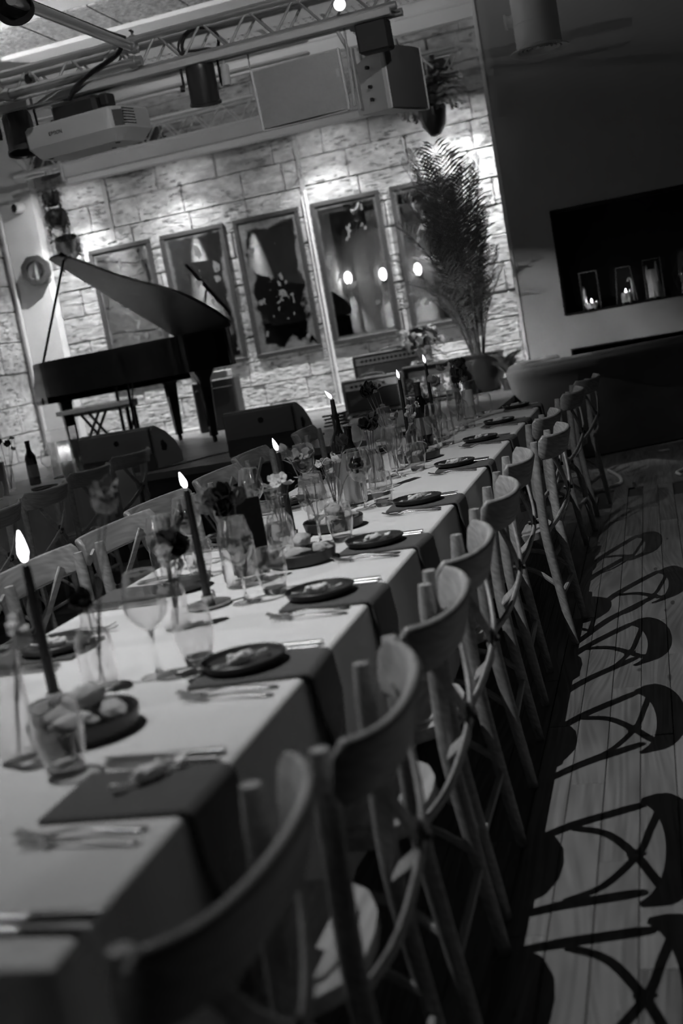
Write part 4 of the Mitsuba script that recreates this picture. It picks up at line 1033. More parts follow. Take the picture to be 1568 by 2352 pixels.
# ---------------------------------------------------------------- plants
def frond(length, seed, droop=0.9, leaflets=34, wid=1.0):
    """A feather leaf growing from the origin, bending over towards +x."""
    r = np.random.default_rng(seed)
    t = np.linspace(0, 1, 16)
    th = 0.05 + droop * t ** 2.1
    ds = length / 15
    pts = np.zeros((16, 3))
    for i in range(1, 16):
        pts[i] = pts[i - 1] + ds * np.array([math.sin(th[i]), 0, math.cos(th[i])])
    ms = [tube(pts, np.linspace(0.008, 0.002, 16), 6)]
    V, Fc = [], []
    for k in range(leaflets):
        u = 0.28 + 0.72 * (k + 0.5) / leaflets
        i = min(int(u * 15), 14)
        p = pts[i] + (pts[i + 1] - pts[i]) * (u * 15 - i)
        tan = np.array([math.sin(th[i]), 0, math.cos(th[i])])
        nor = np.array([-math.cos(th[i]), 0, math.sin(th[i])])
        ll = length * 0.215 * wid * math.sin(math.pi * min(1, 0.12 + 0.86 * (u - 0.28) / 0.72)) ** 0.6 + 0.03
        for s in (-1, 1):
            d = 0.62 * tan + s * np.array([0, 0.80, 0]) + nor * (0.22 + r.uniform(-0.08, 0.12))
            d /= np.linalg.norm(d)
            w = np.cross(d, nor)
            w /= np.linalg.norm(w) + 1e-9
            hw = 0.0075
            b = len(V)
            mid = p + d * ll * 0.5
            tip = p + d * ll - np.array([0, 0, 0.24 * ll * r.uniform(0.3, 1.0)])
            V += [p, mid + w * hw, mid - w * hw, tip]
            Fc += [(b, b + 1, b + 2), (b + 1, b + 3, b + 2)]
    ms.append(TM(V, Fc))
    return cat(*ms)
pot = lathe([(0, 0), (0.15, 0), (0.165, 0.01), (0.215, 0.14), (0.232, 0.25), (0.222, 0.315), (0.236, 0.335), (0.236, 0.352), (0.222, 0.352), (0.205, 0.33), (0.20, 0.29), (0, 0.29)], 40)
PX, PY = -1.585, 11.22
thing('plant_pot', {'pot': P(pot, 'm_pot', 35), 'soil': P(lathe([(0.202, 0.285), (0.1, 0.30), (0, 0.305)], 24), 'm_soil', 40)}, 'large dark glazed pot standing on the stage by the chimney breast', 'pot', at(PX, PY, ZS))
fr_ = {}
r = np.random.default_rng(21)
fl_ = []
FRS = [(100, 0, 1.95, 0.30), (260, 2, 2.00, 0.30), (150, 2, 2.05, 0.42), (200, 3, 1.95, 0.5), (235, 3, 1.85, 0.45), (300, 4, 1.75, 0.5), (180, 4, 1.75, 0.75), (120, 5, 1.7, 0.6), (270, 6, 1.6, 0.7), (215, 7, 1.5, 0.9),
       (190, 13, 1.30, 1.2), (320, 10, 1.15, 1.0), (140, 10, 1.25, 1.1), (215, 15, 1.05, 1.3), (345, 10, 1.0, 1.1), (170, 16, 0.95, 1.35), (240, 14, 0.95, 1.35), (80, 3, 1.5, 0.5), (205, 5, 1.65, 0.65), (20, 3, 1.55, 0.5), (285, 12, 1.0, 1.2), (355, 2, 1.85, 0.30)]
for i, (az, lean, ln, dr_) in enumerate(FRS):
    q = math.radians(az)
    m = frond(ln, 60 + i, dr_ * (0.62 if ln > 1.6 else 0.85), 38 if ln > 1.4 else 28)
    m = xf(xf(m, ry=lean * 0.7), (PX + 0.05 * math.cos(q), PY + 0.05 * math.sin(q), ZS + 0.30), rz=az)
    v = m.vertices      # the leaves press against the two walls of the corner
    v[:, 0] = np.where(v[:, 0] > -1.34, -1.34 + 0.16 * np.tanh((v[:, 0] + 1.34) / 0.2), v[:, 0])
    v[:, 1] = np.where(v[:, 1] > 11.6, 11.6 + 0.25 * np.tanh((v[:, 1] - 11.6) / 0.3), v[:, 1])
    fl_.append(P(m, 'm_leaf', 60))
thing('potted_palm', {'frond': fl_}, 'tall feathery palm in the dark pot before the lit corner of the stone wall', 'palm')
# trailing plants
def bush(n, rad, drop, seed, size=0.06, spike=False):
    r = np.random.default_rng(seed)
    ms = []
    for k in range(n):
        az = r.uniform(0, 360)
        d = r.uniform(0.15, 1.0) ** 0.6
        z = r.uniform(-0.1, 0.35) * rad - drop * d * r.uniform(0, 1) ** 1.5
        q = np.array([rad * d * math.cos(math.radians(az)), rad * d * math.sin(math.radians(az)), z])
        l = size * r.uniform(0.7, 1.3)
        ms.append(xf(leaf_mesh(l, l * (0.10 if spike else 0.36), 0.35), q, rz=az + r.uniform(-60, 60), ry=r.uniform(-50, 60)))
    return cat(*ms)
leafy = cat(bush(150, 0.21, 0.42, 5, 0.085))
thing('pothos_plant', {'leaf': P(leafy, 'm_pale_leaf', 60), 'pot': P(lathe([(0, -0.10), (0.07, -0.10), (0.095, 0.06), (0.088, 0.06), (0.06, -0.09), (0, -0.09)], 24), 'm_pot', 35)}, 'pale leafy plant spilling over the large grey amplifier', 'plant', at(-2.14, 11.36, ZS + 0.632))
labels['pothos_plant__leaf'] = {'label': 'pale pointed leaves', 'kind': 'stuff'}
def hanging(name, x, y, ztop, z, text, tilt, s, seed, shiny=False):
    r = np.random.default_rng(seed)
    k = numbered(name)
    potm = lathe([(0, -0.12), (0.06, -0.118), (0.095, -0.08), (0.108, 0.0), (0.100, 0.06), (0.094, 0.06), (0.10, 0.0), (0.09, -0.07), (0, -0.10)], 28)
    scene[k + '__pot'] = {**P(potm, 'm_copper' if shiny else 'm_pot', 35), 'to_world': at(x, y, z, 20, tilt, 0, s)}
    scene[k + '__hanger'] = P(cat(*[rod((x + 0.10 * s * math.cos(a), y + 0.10 * s * math.sin(a), z + 0.03), (x, y, min(z + 0.28, ztop)), 0.0025, 5) for a in (0.3, 2.4, 4.5)], rod((x, y, min(z + 0.27, ztop)), (x, y, ztop), 0.0025, 5)), 'm_dark_metal', True)
    ms = [bush(70, 0.12 * s, 0.10, seed, 0.07, True)]
    for j in range(16):
        a = r.uniform(0, 6.28)
        x0, y0 = 0.10 * s * math.cos(a), 0.08 * s * math.sin(a)
        ln = r.uniform(0.12, 0.5)
        for q in range(int(ln / 0.018)):
            ms.append(xf(leaf_mesh(0.035 * r.uniform(0.7, 1.3), 0.006, 0.3), (x0 * (1 + 0.15 * q / 10) + r.uniform(-.008, .008), y0 + r.uniform(-.008, .008), 0.02 - 0.018 * q), rz=r.uniform(0, 360), ry=r.uniform(0, 60)))
    scene[k + '__foliage'] = P(xf(cat(*ms), (x, y, z + 0.04)), 'm_leaf', 60)
    labels[k + '__foliage'] = {'label': 'dark trailing foliage', 'kind': 'stuff'}
    label(k, text, 'hanging plant', 'hanging plants on the left')
hanging('hanging_planter', -5.69, 11.42, 3.55, 3.29, 'small hanging planter with trailing leaves, topmost of three beside the pier', 10, 0.8, 1)
hanging('hanging_planter', -5.655, 11.41, 3.55, 3.08, 'hanging planter with trailing leaves, middle of three beside the pier', -15, 0.95, 2)
hanging('hanging_planter', -5.60, 11.40, 3.55, 2.79, 'shiny round hanging planter, lowest of three beside the pier', 25, 1.18, 3, True)
# fern hanging in front of the top of the palm
fern = cat(*[xf(xf(frond(0.30 + 0.16 * float(rng.uniform()), 400 + i, 1.5 + float(rng.uniform()), 20, 1.0), ry=float(rng.uniform(10, 60))), (-1.655, 11.25, 3.28), rz=i * 137.5) for i in range(40)])
k = numbered('hanging_fern')
scene[k + '__foliage'] = P(fern, 'm_leaf', 60)
labels[k + '__foliage'] = {'label': 'dark drooping fern leaves', 'kind': 'stuff'}
scene[k + '__pot'] = P(xf(lathe([(0, -0.26), (0.05, -0.25), (0.11, -0.16), (0.13, -0.02), (0.12, 0), (0.11, -0.03), (0, -0.05)], 26), (-1.655, 11.25, 3.28)), 'm_pot', 40)
scene[k + '__hanger'] = P(rod((-1.655, 11.25, 3.26), (-1.655, 11.41, 3.56), 0.003, 5), 'm_dark_metal', True)
label(k, 'dark fern hanging above the palm in the right corner of the stage', 'hanging plant')
small = cat(*[xf(xf(frond(0.22 + 0.1 * float(rng.uniform()), 700 + i, 1.2, 14), ry=float(rng.uniform(0, 30))), (0, 0, 0.10), rz=i * 137.5) for i in range(12)])
thing('small_potted_plant', {'foliage': P(small, 'm_leaf', 60), 'pot': P(lathe([(0, 0), (0.06, 0), (0.08, 0.11), (0.072, 0.11), (0.06, 0.02), (0, 0.02)], 22), 'm_pot', 35)}, 'small dark plant on the stage between the palm pot and the curved bench', 'plant', at(-1.30, 10.9, ZS))
labels['small_potted_plant__foliage'] = {'label': 'thin dark leaves', 'kind': 'stuff'}

LENS, SCONCE = 20.0, 14.0
# ---------------------------------------------------------------- trusses, pipes and everything that hangs from them
def truss(x0, x1, y, z, s, n):
    """Four chords s apart (z = the lower pair, y = the front pair) and zigzag braces on the front, the back, the top and the bottom."""
    ch = [P(tube([(x0, y + a * s, z + b * s), (x1, y + a * s, z + b * s)], 0.025, 12), 'm_alu', 40) for a in (0, 1) for b in (0, 1)]
    br = []
    for face in ('front', 'back', 'under'):
        for i in range(n):
            xa, xb = x0 + (x1 - x0) * i / n, x0 + (x1 - x0) * (i + 1) / n
            lo, hi = (0, s) if i % 2 else (s, 0)
            if face == 'under':
                p, q = (xa, y + lo, z), (xb, y + hi, z)
            else:
                yy = y if face == 'front' else y + s
                p, q = (xa, yy, z + lo), (xb, yy, z + hi)
            br.append(P(rod(p, q, 0.0085, 6), 'm_alu', 40))
    return {'chord': ch, 'brace': br}
thing('lighting_truss', truss(-4.6, -1.20, 7.4, 3.245, 0.19, 22), 'aluminium truss nearest the camera across the upper left of the room', 'truss')
thing('lighting_truss', truss(-6.05, -1.38, 11.42, 3.575, 0.215, 28), 'aluminium truss close to the stone wall behind the projection screen', 'truss')
def pipe(a, b, r, text):
    thing('steel_pipe', {'': P(tube([a, b], r, 14), 'm_alu', 40)}, text, 'pipe')
pipe((-2.92, 7.44, 3.40), (-2.78, 5.6, 3.26), 0.030, 'thick pipe rising from the near truss towards the upper left corner')
pipe((-1.50, 7.5, 3.20), (-1.83, 11.4, 3.62), 0.027, 'slanting pipe between the near truss and the far truss above the second loudspeaker')
pipe((-4.6, 7.33, 3.285), (-2.84, 7.33, 3.285), 0.030, 'short open-ended pipe clamped in front of the near truss')
pipe((-3.95, 7.45, 3.42), (-3.88, 5.8, 3.42), 0.030, 'pipe at the left edge running from the near truss towards the camera')
def clamp():
    return {'jaw': P(cat(lathe([(0.030, -0.02), (0.040, -0.02), (0.040, 0.02), (0.030, 0.02), (0.030, -0.02)], 20), box((0, 0.05, 0), (0.03, 0.05, 0.04), 0.005)), 'm_alu', 30), 'bolt': P(cat(rod((0.0, 0.04, 0), (0, 0.11, 0), 0.006, 8), box((0, 0.10, 0), (0.05, 0.012, 0.016), 0.003)), 'm_dark_metal', 30)}
CL = clamp()
for i, (x, y, z) in enumerate([(-2.90, 7.40, 3.39), (-3.92, 7.42, 3.41), (-2.90, 7.33, 3.285), (-3.80, 7.33, 3.285), (-1.84, 11.42, 3.64)]):
    thing('pipe_clamp', CL, ['clamp where the thick pipe meets the upper chord of the near truss', 'clamp on the near truss at the left edge', 'clamp on the open-ended pipe below the thick pipe', 'clamp on the open-ended pipe at the left edge', 'clamp at the far end of the slanting pipe'][i], 'clamp', T().translate([x, y, z]).rotate([0, 1, 0], 90).rotate([0, 0, 1], 90 if i in (0, 1) else 0), 'pipe clamps')
thing('batten', {'': P(b2(-4.7, -1.24, 7.36, 7.42, 3.195, 3.238, 0.004), 'm_white_metal', False)}, 'pale flat bar along the underside of the near truss', 'rail')
thing('batten', {'': P(cat(b2(-5.6, -2.3, 9.5, 9.62, 3.70, 3.75, 0.01), b2(-5.6, -2.3, 9.52, 9.6, 3.60, 3.62, 0.005)), 'm_white_metal', False)}, 'pale double rail between the two trusses behind the projector', 'rail')
thing('projection_screen', {'case': P(b2(-5.24, -2.10, 10.86, 11.0, 3.325, 3.475, 0.02), 'm_white_metal', False), 'bottom_bar': P(cat(b2(-5.22, -2.12, 10.84, 10.90, 3.262, 3.29, 0.006), b2(-5.2, -2.14, 10.865, 10.875, 3.28, 3.33)), 'm_white_trim', False),
      'bracket': [P(rod((x, 10.98, 3.46), (x, 11.42, 3.575), 0.012, 8), 'm_white_trim', True) for x in (-4.9, -3.7, -2.5)], 'end_cap': [P(b2(x - 0.012, x + 0.012, 10.85, 11.01, 3.31, 3.485, 0.008), 'm_white_trim', False) for x in (-5.24, -2.10)]}, 'long white roller case of a projection screen above the mirrors', 'projection screen')

def par_can():
    can = lathe([(0.0, -0.20), (0.055, -0.20), (0.075, -0.17), (0.098, -0.12), (0.10, 0.10), (0.108, 0.105), (0.108, 0.125), (0.100, 0.125), (0.092, 0.10), (0.088, -0.1), (0.0, -0.12)], 28)
    yoke = tube(curve([(0.125, 0, 0.0), (0.125, 0, -0.13), (0.11, 0, -0.215), (0, 0, -0.225), (-0.11, 0, -0.215), (-0.125, 0, -0.13), (-0.125, 0, 0.0)], 24), 0.009, 6)
    return {'can': P(can, 'm_dark_metal', 30), 'lens': P(lathe([(0.091, 0.085), (0.05, 0.09), (0, 0.092)], 20), 'm_dark_glass', True), 'yoke': P(yoke, 'm_dark_metal', 40),
            'knob': [P(xf(lathe([(0, 0), (0.022, 0), (0.022, 0.03), (0, 0.03)], 12), (s * 0.122, 0, 0), ry=90 * s), 'm_black', 30) for s in (-1, 1)],
            'rating_label': P(box((0.02, -0.1005, 0.05), (0.07, 0.003, 0.035), 0.0), 'm_panel', False)}
PAR = par_can()
LIT = {**PAR, 'lens': lamp(lathe([(0, 0.130), (0.05, 0.128), (0.099, 0.1245)], 20), LENS, 'm_panel', 0.2)}
LIT_SOFT = {**PAR, 'lens': lamp(lathe([(0, 0.055), (0.03, 0.054), (0.055, 0.05)], 20), 400.0, 'm_panel', 0.25)}
def par(x, y, z, tilt, pan, text, s=1.0, lit=False, hook=None):
    """Mouth along the local +z, which is turned to point down and tilted towards +y."""
    d = dict(PAR if not lit else LIT_SOFT if lit == 'soft' else LIT)
    k = thing('par_lamp', d, text, 'stage lamp', T().translate([x, y, z]).rotate([0, 0, 1], pan).rotate([1, 0, 0], 180 + tilt).scale(s), 'black stage lamps')
    if hook:
        th = math.radians(180 + tilt)
        q = np.array([x, y, z]) + s * 0.222 * np.array([-math.sin(math.radians(pan)) * math.sin(th), math.cos(math.radians(pan)) * math.sin(th), -math.cos(th)])
        scene[k + '__hook'] = P(cat(rod(q, hook, 0.012, 8), box(hook, (0.05, 0.07, 0.07), 0.01)), 'm_dark_metal', 30)
par(-5.90, 11.90, 3.69, 22, 0, 'black stage lamp above the three planters, left end of the far truss', lit=True, hook=(-5.90, 11.635, 3.80))
par(-4.66, 11.90, 3.69, 22, 0, 'black stage lamp behind the screen case, above the second mirror', lit=True, hook=(-4.66, 11.635, 3.80))
par(-3.04, 11.90, 3.69, 22, 0, 'black stage lamp behind the screen case, above the fourth mirror', lit=True, hook=(-3.04, 11.635, 3.80))
par(-1.63, 11.90, 3.65, 22, 0, 'black stage lamp at the right end of the far truss above the palm', lit=True, hook=(-1.63, 11.635, 3.80))
par(-2.53, 7.5, 3.085, 18, 20, 'black stage lamp hanging under the near truss left of the white loudspeakers', 0.95, hook=(-2.53, 7.45, 3.24))
par(-3.86, 7.5, 3.06, -10, 35, 'black stage lamp at the left edge beside the projector', hook=(-3.86, 7.45, 3.24))
par(-2.85, 5.75, 3.33, -35, 30, 'black stage lamp at the top left corner on the end of the thick pipe', 0.9)
par(-1.99, 1.98, 4.40, 22, -30, 'stage lamp under the ceiling above the near end of the table', lit='soft', hook=(-1.99, 1.98, 4.49))
par(-3.76, 8.33, 3.16, 50, -48, 'unseen lamp behind the projector, placed to light the bench', lit='soft', hook=(-3.76, 7.6, 3.42))
thing('flood_lamp', {'body': P(box((0, 0, 0), (0.20, 0.16, 0.18), 0.012), 'm_black', False), 'fin': [P(box((-0.07 + 0.035 * i, 0.088, 0), (0.006, 0.02, 0.16)), 'm_black', False) for i in range(5)], 'bracket': P(cat(rod((-0.06, 0, 0.09), (-0.06, 0, 0.17), 0.008, 6), rod((0.06, 0, 0.09), (0.06, 0, 0.17), 0.008, 6)), 'm_dark_metal', True)},
      'black square flood lamp above the second loudspeaker', 'stage lamp', at(-1.38, 7.5, 3.12, 0, 6))
thing('track_spotlight', {'housing': P(lathe([(0, -0.16), (0.038, -0.16), (0.042, -0.15), (0.042, 0.0), (0.036, 0.0), (0.034, -0.012), (0, -0.012)], 24), 'm_white_metal', 30), 'lens': lamp(lathe([(0.0345, -0.010), (0, -0.008)], 20), 9.0, 'm_panel', 0.1),
                          'arm': P(rod((0, 0, -0.12), (0.05, 0.0, -0.22), 0.008), 'm_white_metal', True)}, 'lit white spotlight on the near truss at the top of the photo', 'spotlight', T().translate([-1.52, 7.30, 3.30]).rotate([0, 0, 1], 12).rotate([1, 0, 0], 118))
thing('track_spotlight', {'housing': P(lathe([(0, -0.13), (0.026, -0.13), (0.028, -0.12), (0.028, 0.0), (0.024, 0.0), (0, -0.01)], 20), 'm_white_metal', 30), 'arm': P(rod((0, 0, -0.13), (0, 0.0, -0.17), 0.006), 'm_white_metal', True)}, 'small unlit white spotlight hanging right of the black stage lamp', 'spotlight', T().translate([-2.345, 7.42, 3.03]).rotate([0, 1, 0], 180).rotate([1, 0, 0], 8))
thing('cable_bundle', {'': P(tube([(0.13 * math.cos(a) * (1 + 0.08 * math.sin(a * 1.3)), 0.02 * math.sin(a * 0.7), 0.10 * math.sin(a)) for a in np.linspace(0, 38, 180)], 0.007, 6), 'm_black', True)}, 'coil of black cable tied inside the near truss above the stage lamp', 'cable', at(-2.50, 7.5, 3.335))
thing('hanging_cable', {'': P(tube(curve([(-2.92, 7.3, 3.43), (-2.98, 7.28, 3.34), (-3.16, 7.28, 3.28), (-3.3, 7.3, 3.22), (-3.42, 7.42, 3.19)], 20), 0.016, 8), 'm_black', True)}, 'thick black cable looping from the pipe to the projector', 'cable')
thing('pipe_cable', {'': P(tube(curve([(-2.80, 5.6, 3.30), (-2.85, 6.3, 3.355), (-2.9, 7.0, 3.41), (-2.93, 7.35, 3.45)], 16), 0.010, 8), 'm_black', True)}, 'black cable strapped along the thick pipe', 'cable')
thing('speaker_cable', {'': P(tube(curve([(-1.42, 8.0, 3.28), (-1.47, 7.95, 3.10), (-1.43, 8.0, 3.03), (-1.38, 8.05, 3.12), (-1.40, 8.05, 3.25)], 20), 0.006, 6), 'm_black', True)}, 'thin black cable loop behind the second loudspeaker', 'cable')

# projector
def projector():
    pl = Polygon([(-0.34, -0.24), (0.30, -0.25), (0.36, -0.14), (0.36, 0.22), (-0.36, 0.22), (-0.37, -0.16)]).buffer(-0.03).buffer(0.03, quad_segs=4)
    bot, mid, top = pl.buffer(-0.06), pl, pl.buffer(-0.015)
    def ring(pg, z, n=64):
        e = pg.exterior
        a = np.array([e.interpolate(i / n, normalized=True).coords[0] for i in range(n)])
        return np.column_stack([a, np.full(n, z)])
    m = trimesh.convex.convex_hull(np.vstack([ring(bot, 0.0), ring(mid, 0.075), ring(mid, 0.19), ring(top, 0.21)]))
    vent = [box((0.362, -0.10 + 0.0, 0.10 + 0.018 * i), (0.006, 0.16, 0.006)) for i in range(6)]
    vf = [xf(box((0, 0, 0), (0.012, 0.004, 0.10)), (0.318 + 0.006 * i, -0.222 + 0.0105 * i, 0.135), rz=60) for i in range(6)]
    t = meshkit.text_mesh('EPSON', 0.022, 0.002, bold=True)
    t = xf(t, (-0.16, -0.252, 0.125), rx=90)
    return {'body': P(m, 'm_white_metal', 35), 'vent': P(cat(*vent, *vf), 'm_wedge', False), 'lens': P(xf(lathe([(0, 0), (0.06, 0), (0.065, 0.02), (0.05, 0.03), (0, 0.02)], 24), (0.12, 0.225, 0.11), rx=-90), 'm_dark_glass', 35),
            'brand_lettering': P(t, 'm_wedge', False), 'foot': [P(xf(lathe([(0, 0), (0.016, 0), (0.016, 0.014), (0, 0.014)], 14), (x, y, -0.004)), 'm_black', 30) for x, y in ((-0.24, -0.15), (0.1, 0.1), (0.24, -0.1))],
            'ceiling_mount': P(cat(b2(-0.20, 0.14, -0.10, 0.14, 0.212, 0.335, 0.025), b2(0.14, 0.20, -0.04, 0.08, 0.25, 0.33, 0.01), rod((-0.20, -0.02, 0.24), (-0.25, -0.02, 0.24), 0.016, 8)), 'm_black', 30)}
thing('projector', projector(), 'white projector with lettering on its front hanging at the upper left', 'projector', at(-3.38, 7.55, 2.86, -5, 4))

# loudspeakers on a bracket
def speaker(w, h, d):
    uv = np.array([[0, 0], [1, 0], [1, 1], [0, 1]])
    n = 12
    x = np.linspace(-w / 2 + 0.012, w / 2 - 0.012, n)
    bulge = -d / 2 - 0.004 - 0.03 * (1 - (2 * x / w) ** 2)
    v = np.vstack([np.column_stack([x, bulge, np.full(n, -h / 2 + 0.012)]), np.column_stack([x, bulge, np.full(n, h / 2 - 0.012)])])
    f = [(i, i + 1, n + i + 1) for i in range(n - 1)] + [(i, n + i + 1, n + i) for i in range(n - 1)]
    uvs = np.column_stack([v[:, 0], v[:, 2]]) / 0.0085
    gr = mikit.ply(TM(v, f), 'm_grille', smooth=True, uv=uvs)
    body = trimesh.convex.convex_hull(np.array([(sx * (w / 2 - (0.12 if y > 0 else 0)), y, sz * (h / 2 - (0.05 if y > 0 else 0))) for sx in (-1, 1) for sz in (-1, 1) for y in (-d / 2, d * 0.15)] + [(sx * (w / 2 - 0.12), d / 2, sz * (h / 2 - 0.05)) for sx in (-1, 1) for sz in (-1, 1)]))
    return {'cabinet': P(body, 'm_white_metal', False), 'grille': gr, 'rim': [P(b2(s_ * (w / 2 - 0.008) - 0.008, s_ * (w / 2 - 0.008) + 0.008, -d / 2 - 0.02, -d / 2 + 0.02, -h / 2, h / 2, 0.006), 'm_white_trim', False) for s_ in (-1, 1)]}
sp = speaker(0.60, 0.375, 0.34)
sp['badge'] = P(box((0.245, -0.175, 0.045), (0.055, 0.014, 0.055), 0.003), 'm_white_metal', False)
thing('loudspeaker', sp, 'white loudspeaker lying on its side with a perforated grille facing the camera', 'loudspeaker', at(-1.89, 7.67, 2.93, -4, 5))
sp2 = speaker(0.40, 0.40, 0.36)
sp2['grille'] = P(sweep([(x, -0.185 - 0.03 * (1 - (5 * x) ** 2 / 1.0), 0) for x in np.linspace(-0.19, 0.19, 9)], rect(0.01, 0.385, 0), up=(0, 0, 1)), 'm_grey_grille', 40)
sp2['fixing_bolt'] = [P(xf(trimesh.creation.cylinder(0.012, 0.02, sections=10), (-0.165, y, z), ry=90), 'm_black', 30) for y, z in ((-0.02, 0.10), (-0.02, -0.02), (-0.02, -0.1))]
thing('loudspeaker', sp2, 'second white loudspeaker with a dark curved grille, turned away to the right', 'loudspeaker', at(-1.47, 8.02, 2.93, 62, 0, 0))
thing('speaker_bracket', {'yoke': P(cat(tube([(-2.205, 7.52, 2.95), (-2.205, 7.52, 3.215), (-1.55, 7.46, 3.225), (-1.565, 7.46, 2.74)], 0.012, 8)), 'm_white_metal', 30), 'plate': P(b2(-1.55, -1.535, 7.5, 7.58, 2.72, 3.1, 0.004), 'm_white_metal', False), 'hanger': P(rod((-1.6, 7.42, 3.22), (-1.55, 7.55, 3.05), 0.012), 'm_white_metal', True)}, 'white steel bracket that carries the two loudspeakers under the near truss', 'bracket')

# round ventilation duct
duct = {'pipe': P(cat(lathe([(0.17, 3.235), (0.17, ZC)], 36), *[lathe([(0.17, z), (0.173, z + 0.004), (0.17, z + 0.008)], 36) for z in (3.40, 3.62, 3.85)]), 'm_white_trim', 40),
        'diffuser': P(cat(*[lathe([(r0, 3.215 + dz), (r0 + 0.020, 3.205 + dz), (r0 + 0.022, 3.207 + dz), (r0 + 0.002, 3.232 + dz)], 40) for r0, dz in ((0.03, 0.02), (0.065, 0.016), (0.10, 0.012), (0.135, 0.008))], lathe([(0.165, 3.215), (0.222, 3.205), (0.222, 3.212), (0.17, 3.236)], 40), lathe([(0, 3.245), (0.04, 3.225), (0, 3.222)], 24)), 'm_white_metal', 40),
        'inner_throat': P(lathe([(0, 3.30), (0.165, 3.30)], 24), 'm_black', False),
        'side_stub': P(cat(xf(lathe([(0.045, 0), (0.045, 0.05), (0.058, 0.05), (0.058, 0.065), (0, 0.065)], 20), (-0.165, 0, 3.46), ry=-90)), 'm_white_trim', 30)}
thing('ventilation_duct', duct, 'round pale ventilation duct with a ringed outlet at the upper right', 'duct', at(-0.52, 9.5, 0))

# ---------------------------------------------------------------- the right: bench, niche candles, logs
bp = curve([(-0.86, 10.95, 0), (-1.06, 10.72, 0), (-1.16, 10.40, 0), (-1.13, 10.14, 0), (-0.98, 10.06, 0), (-0.5, 10.22, 0), (0.4, 10.62, 0), (1.4, 10.85, 0), (2.6, 10.95, 0)], 60)
bp[:, 2] = 0.455
prof = [(-0.05, -0.44), (0.05, -0.44), (0.055, 0.20), (0.075, 0.30), (0.085, 0.355), (0.06, 0.385), (0.02, 0.395), (-0.03, 0.385), (-0.05, 0.34)]
roll = circ(0.034, 10)
thing('curved_bench', {'back': P(sweep(bp, prof, up=(0, 0, 1)), 'm_velvet', 50), 'top_roll': P(sweep(bp + np.array([0, 0, 0.385]), circ(0.062, 12, 0.034), up=(0, 0, 1)), 'm_velvet', 50), 'plinth': P(sweep(bp * np.array([1, 1, 0]) + np.array([0.02, 0.02, 0.007]), rect(0.07, 0.014), up=(0, 0, 1)), 'm_black', False),
                       'seat': P(b2(-0.60, 2.6, 10.98, 11.18, 0.0, 0.42, 0.03), 'm_velvet', False)}, 'curved velvet bench with a high back in front of the chimney breast', 'bench')
def niche_candle(x, glass, wax, text, gm='m_glass'):
    thing('candle_glass', glass, 'glass ' + text, 'candle glass', at(x, 11.33, 1.2075))
    k = numbered('niche_candle')
    parts, fz = wax
    for nme, mm in parts.items():
        scene[f'{k}__{nme}'] = {**P(mm, 'm_wax', 40), 'to_world': at(x, 11.33, 1.2075 + 0.012)}
    if fz:
        scene[f'{k}__flame'] = {**BRIGHT_FLAME, 'to_world': at(x + fz[0], 11.33 + fz[1], 1.2075 + fz[2])}
    label(k, 'candle inside the glass ' + text, 'candle')
def sq_glass(w0, w1, h):
    s = sweep([(0, 0, 0.008), (0, 0, h)], rect(1, 1), up=(0, 1, 0), scale=[w0, w1], cap=False)
    e = [rod((sx * w0 / 2, sy * w0 / 2, 0.008), (sx * w1 / 2, sy * w1 / 2, h), 0.0025, 6) for sx in (-1, 1) for sy in (-1, 1)]
    top = [rod((sx * w1 / 2, sy * w1 / 2, h), (tx * w1 / 2, ty * w1 / 2, h), 0.0022, 6) for sx, sy, tx, ty in ((-1, -1, 1, -1), (1, -1, 1, 1), (1, 1, -1, 1), (-1, 1, -1, -1))]
    return {'wall': P(s, 'm_glass', False), 'edge': P(cat(*e, *top), 'm_lit_glass_edge', True), 'base': P(b2(-w0 / 2, w0 / 2, -w0 / 2, w0 / 2, 0, 0.009, 0.002), 'm_crystal', False)}
melt = lambda r, h, s: cat(lathe([(0, 0), (r, 0), (r, h * 0.9), (r * 0.85, h), (r * 0.5, h * 0.75), (0, h * 0.72)], 20), *[blob((r * math.cos(a), r * math.sin(a), h * (0.5 + 0.5 * math.sin(a * 3 + s)) * 0.9), (0.012, 0.012, h * 0.32 + 0.01), 1, 0.3, s) for a in np.linspace(0, 6.28, 8)])
niche_candle(-0.49, sq_glass(0.155, 0.155, 0.345), ({'wax': cat(melt(0.045, 0.05, 1), blob((-0.055, 0.02, 0.10), (0.018, 0.03, 0.10), 2, 0.4, 3))}, (0.0, -0.02, 0.058)), 'with an almost burnt-down candle, leftmost in the niche')
niche_candle(-0.175, sq_glass(0.185, 0.125, 0.33), ({'wax': cat(melt(0.04, 0.09, 2), tube(curve([(0.06, 0, 0.0), (0.062, 0, 0.14), (0.055, 0, 0.20), (0.035, 0, 0.205), (0.025, 0, 0.18)], 14), 0.009, 8))}, (0.0, -0.01, 0.09)), 'tapering upwards with a short candle, second in the niche')
niche_candle(0.08, sq_glass(0.155, 0.155, 0.355), ({'wax': melt(0.056, 0.255, 4)}, None), 'with a thick tall candle, third in the niche')
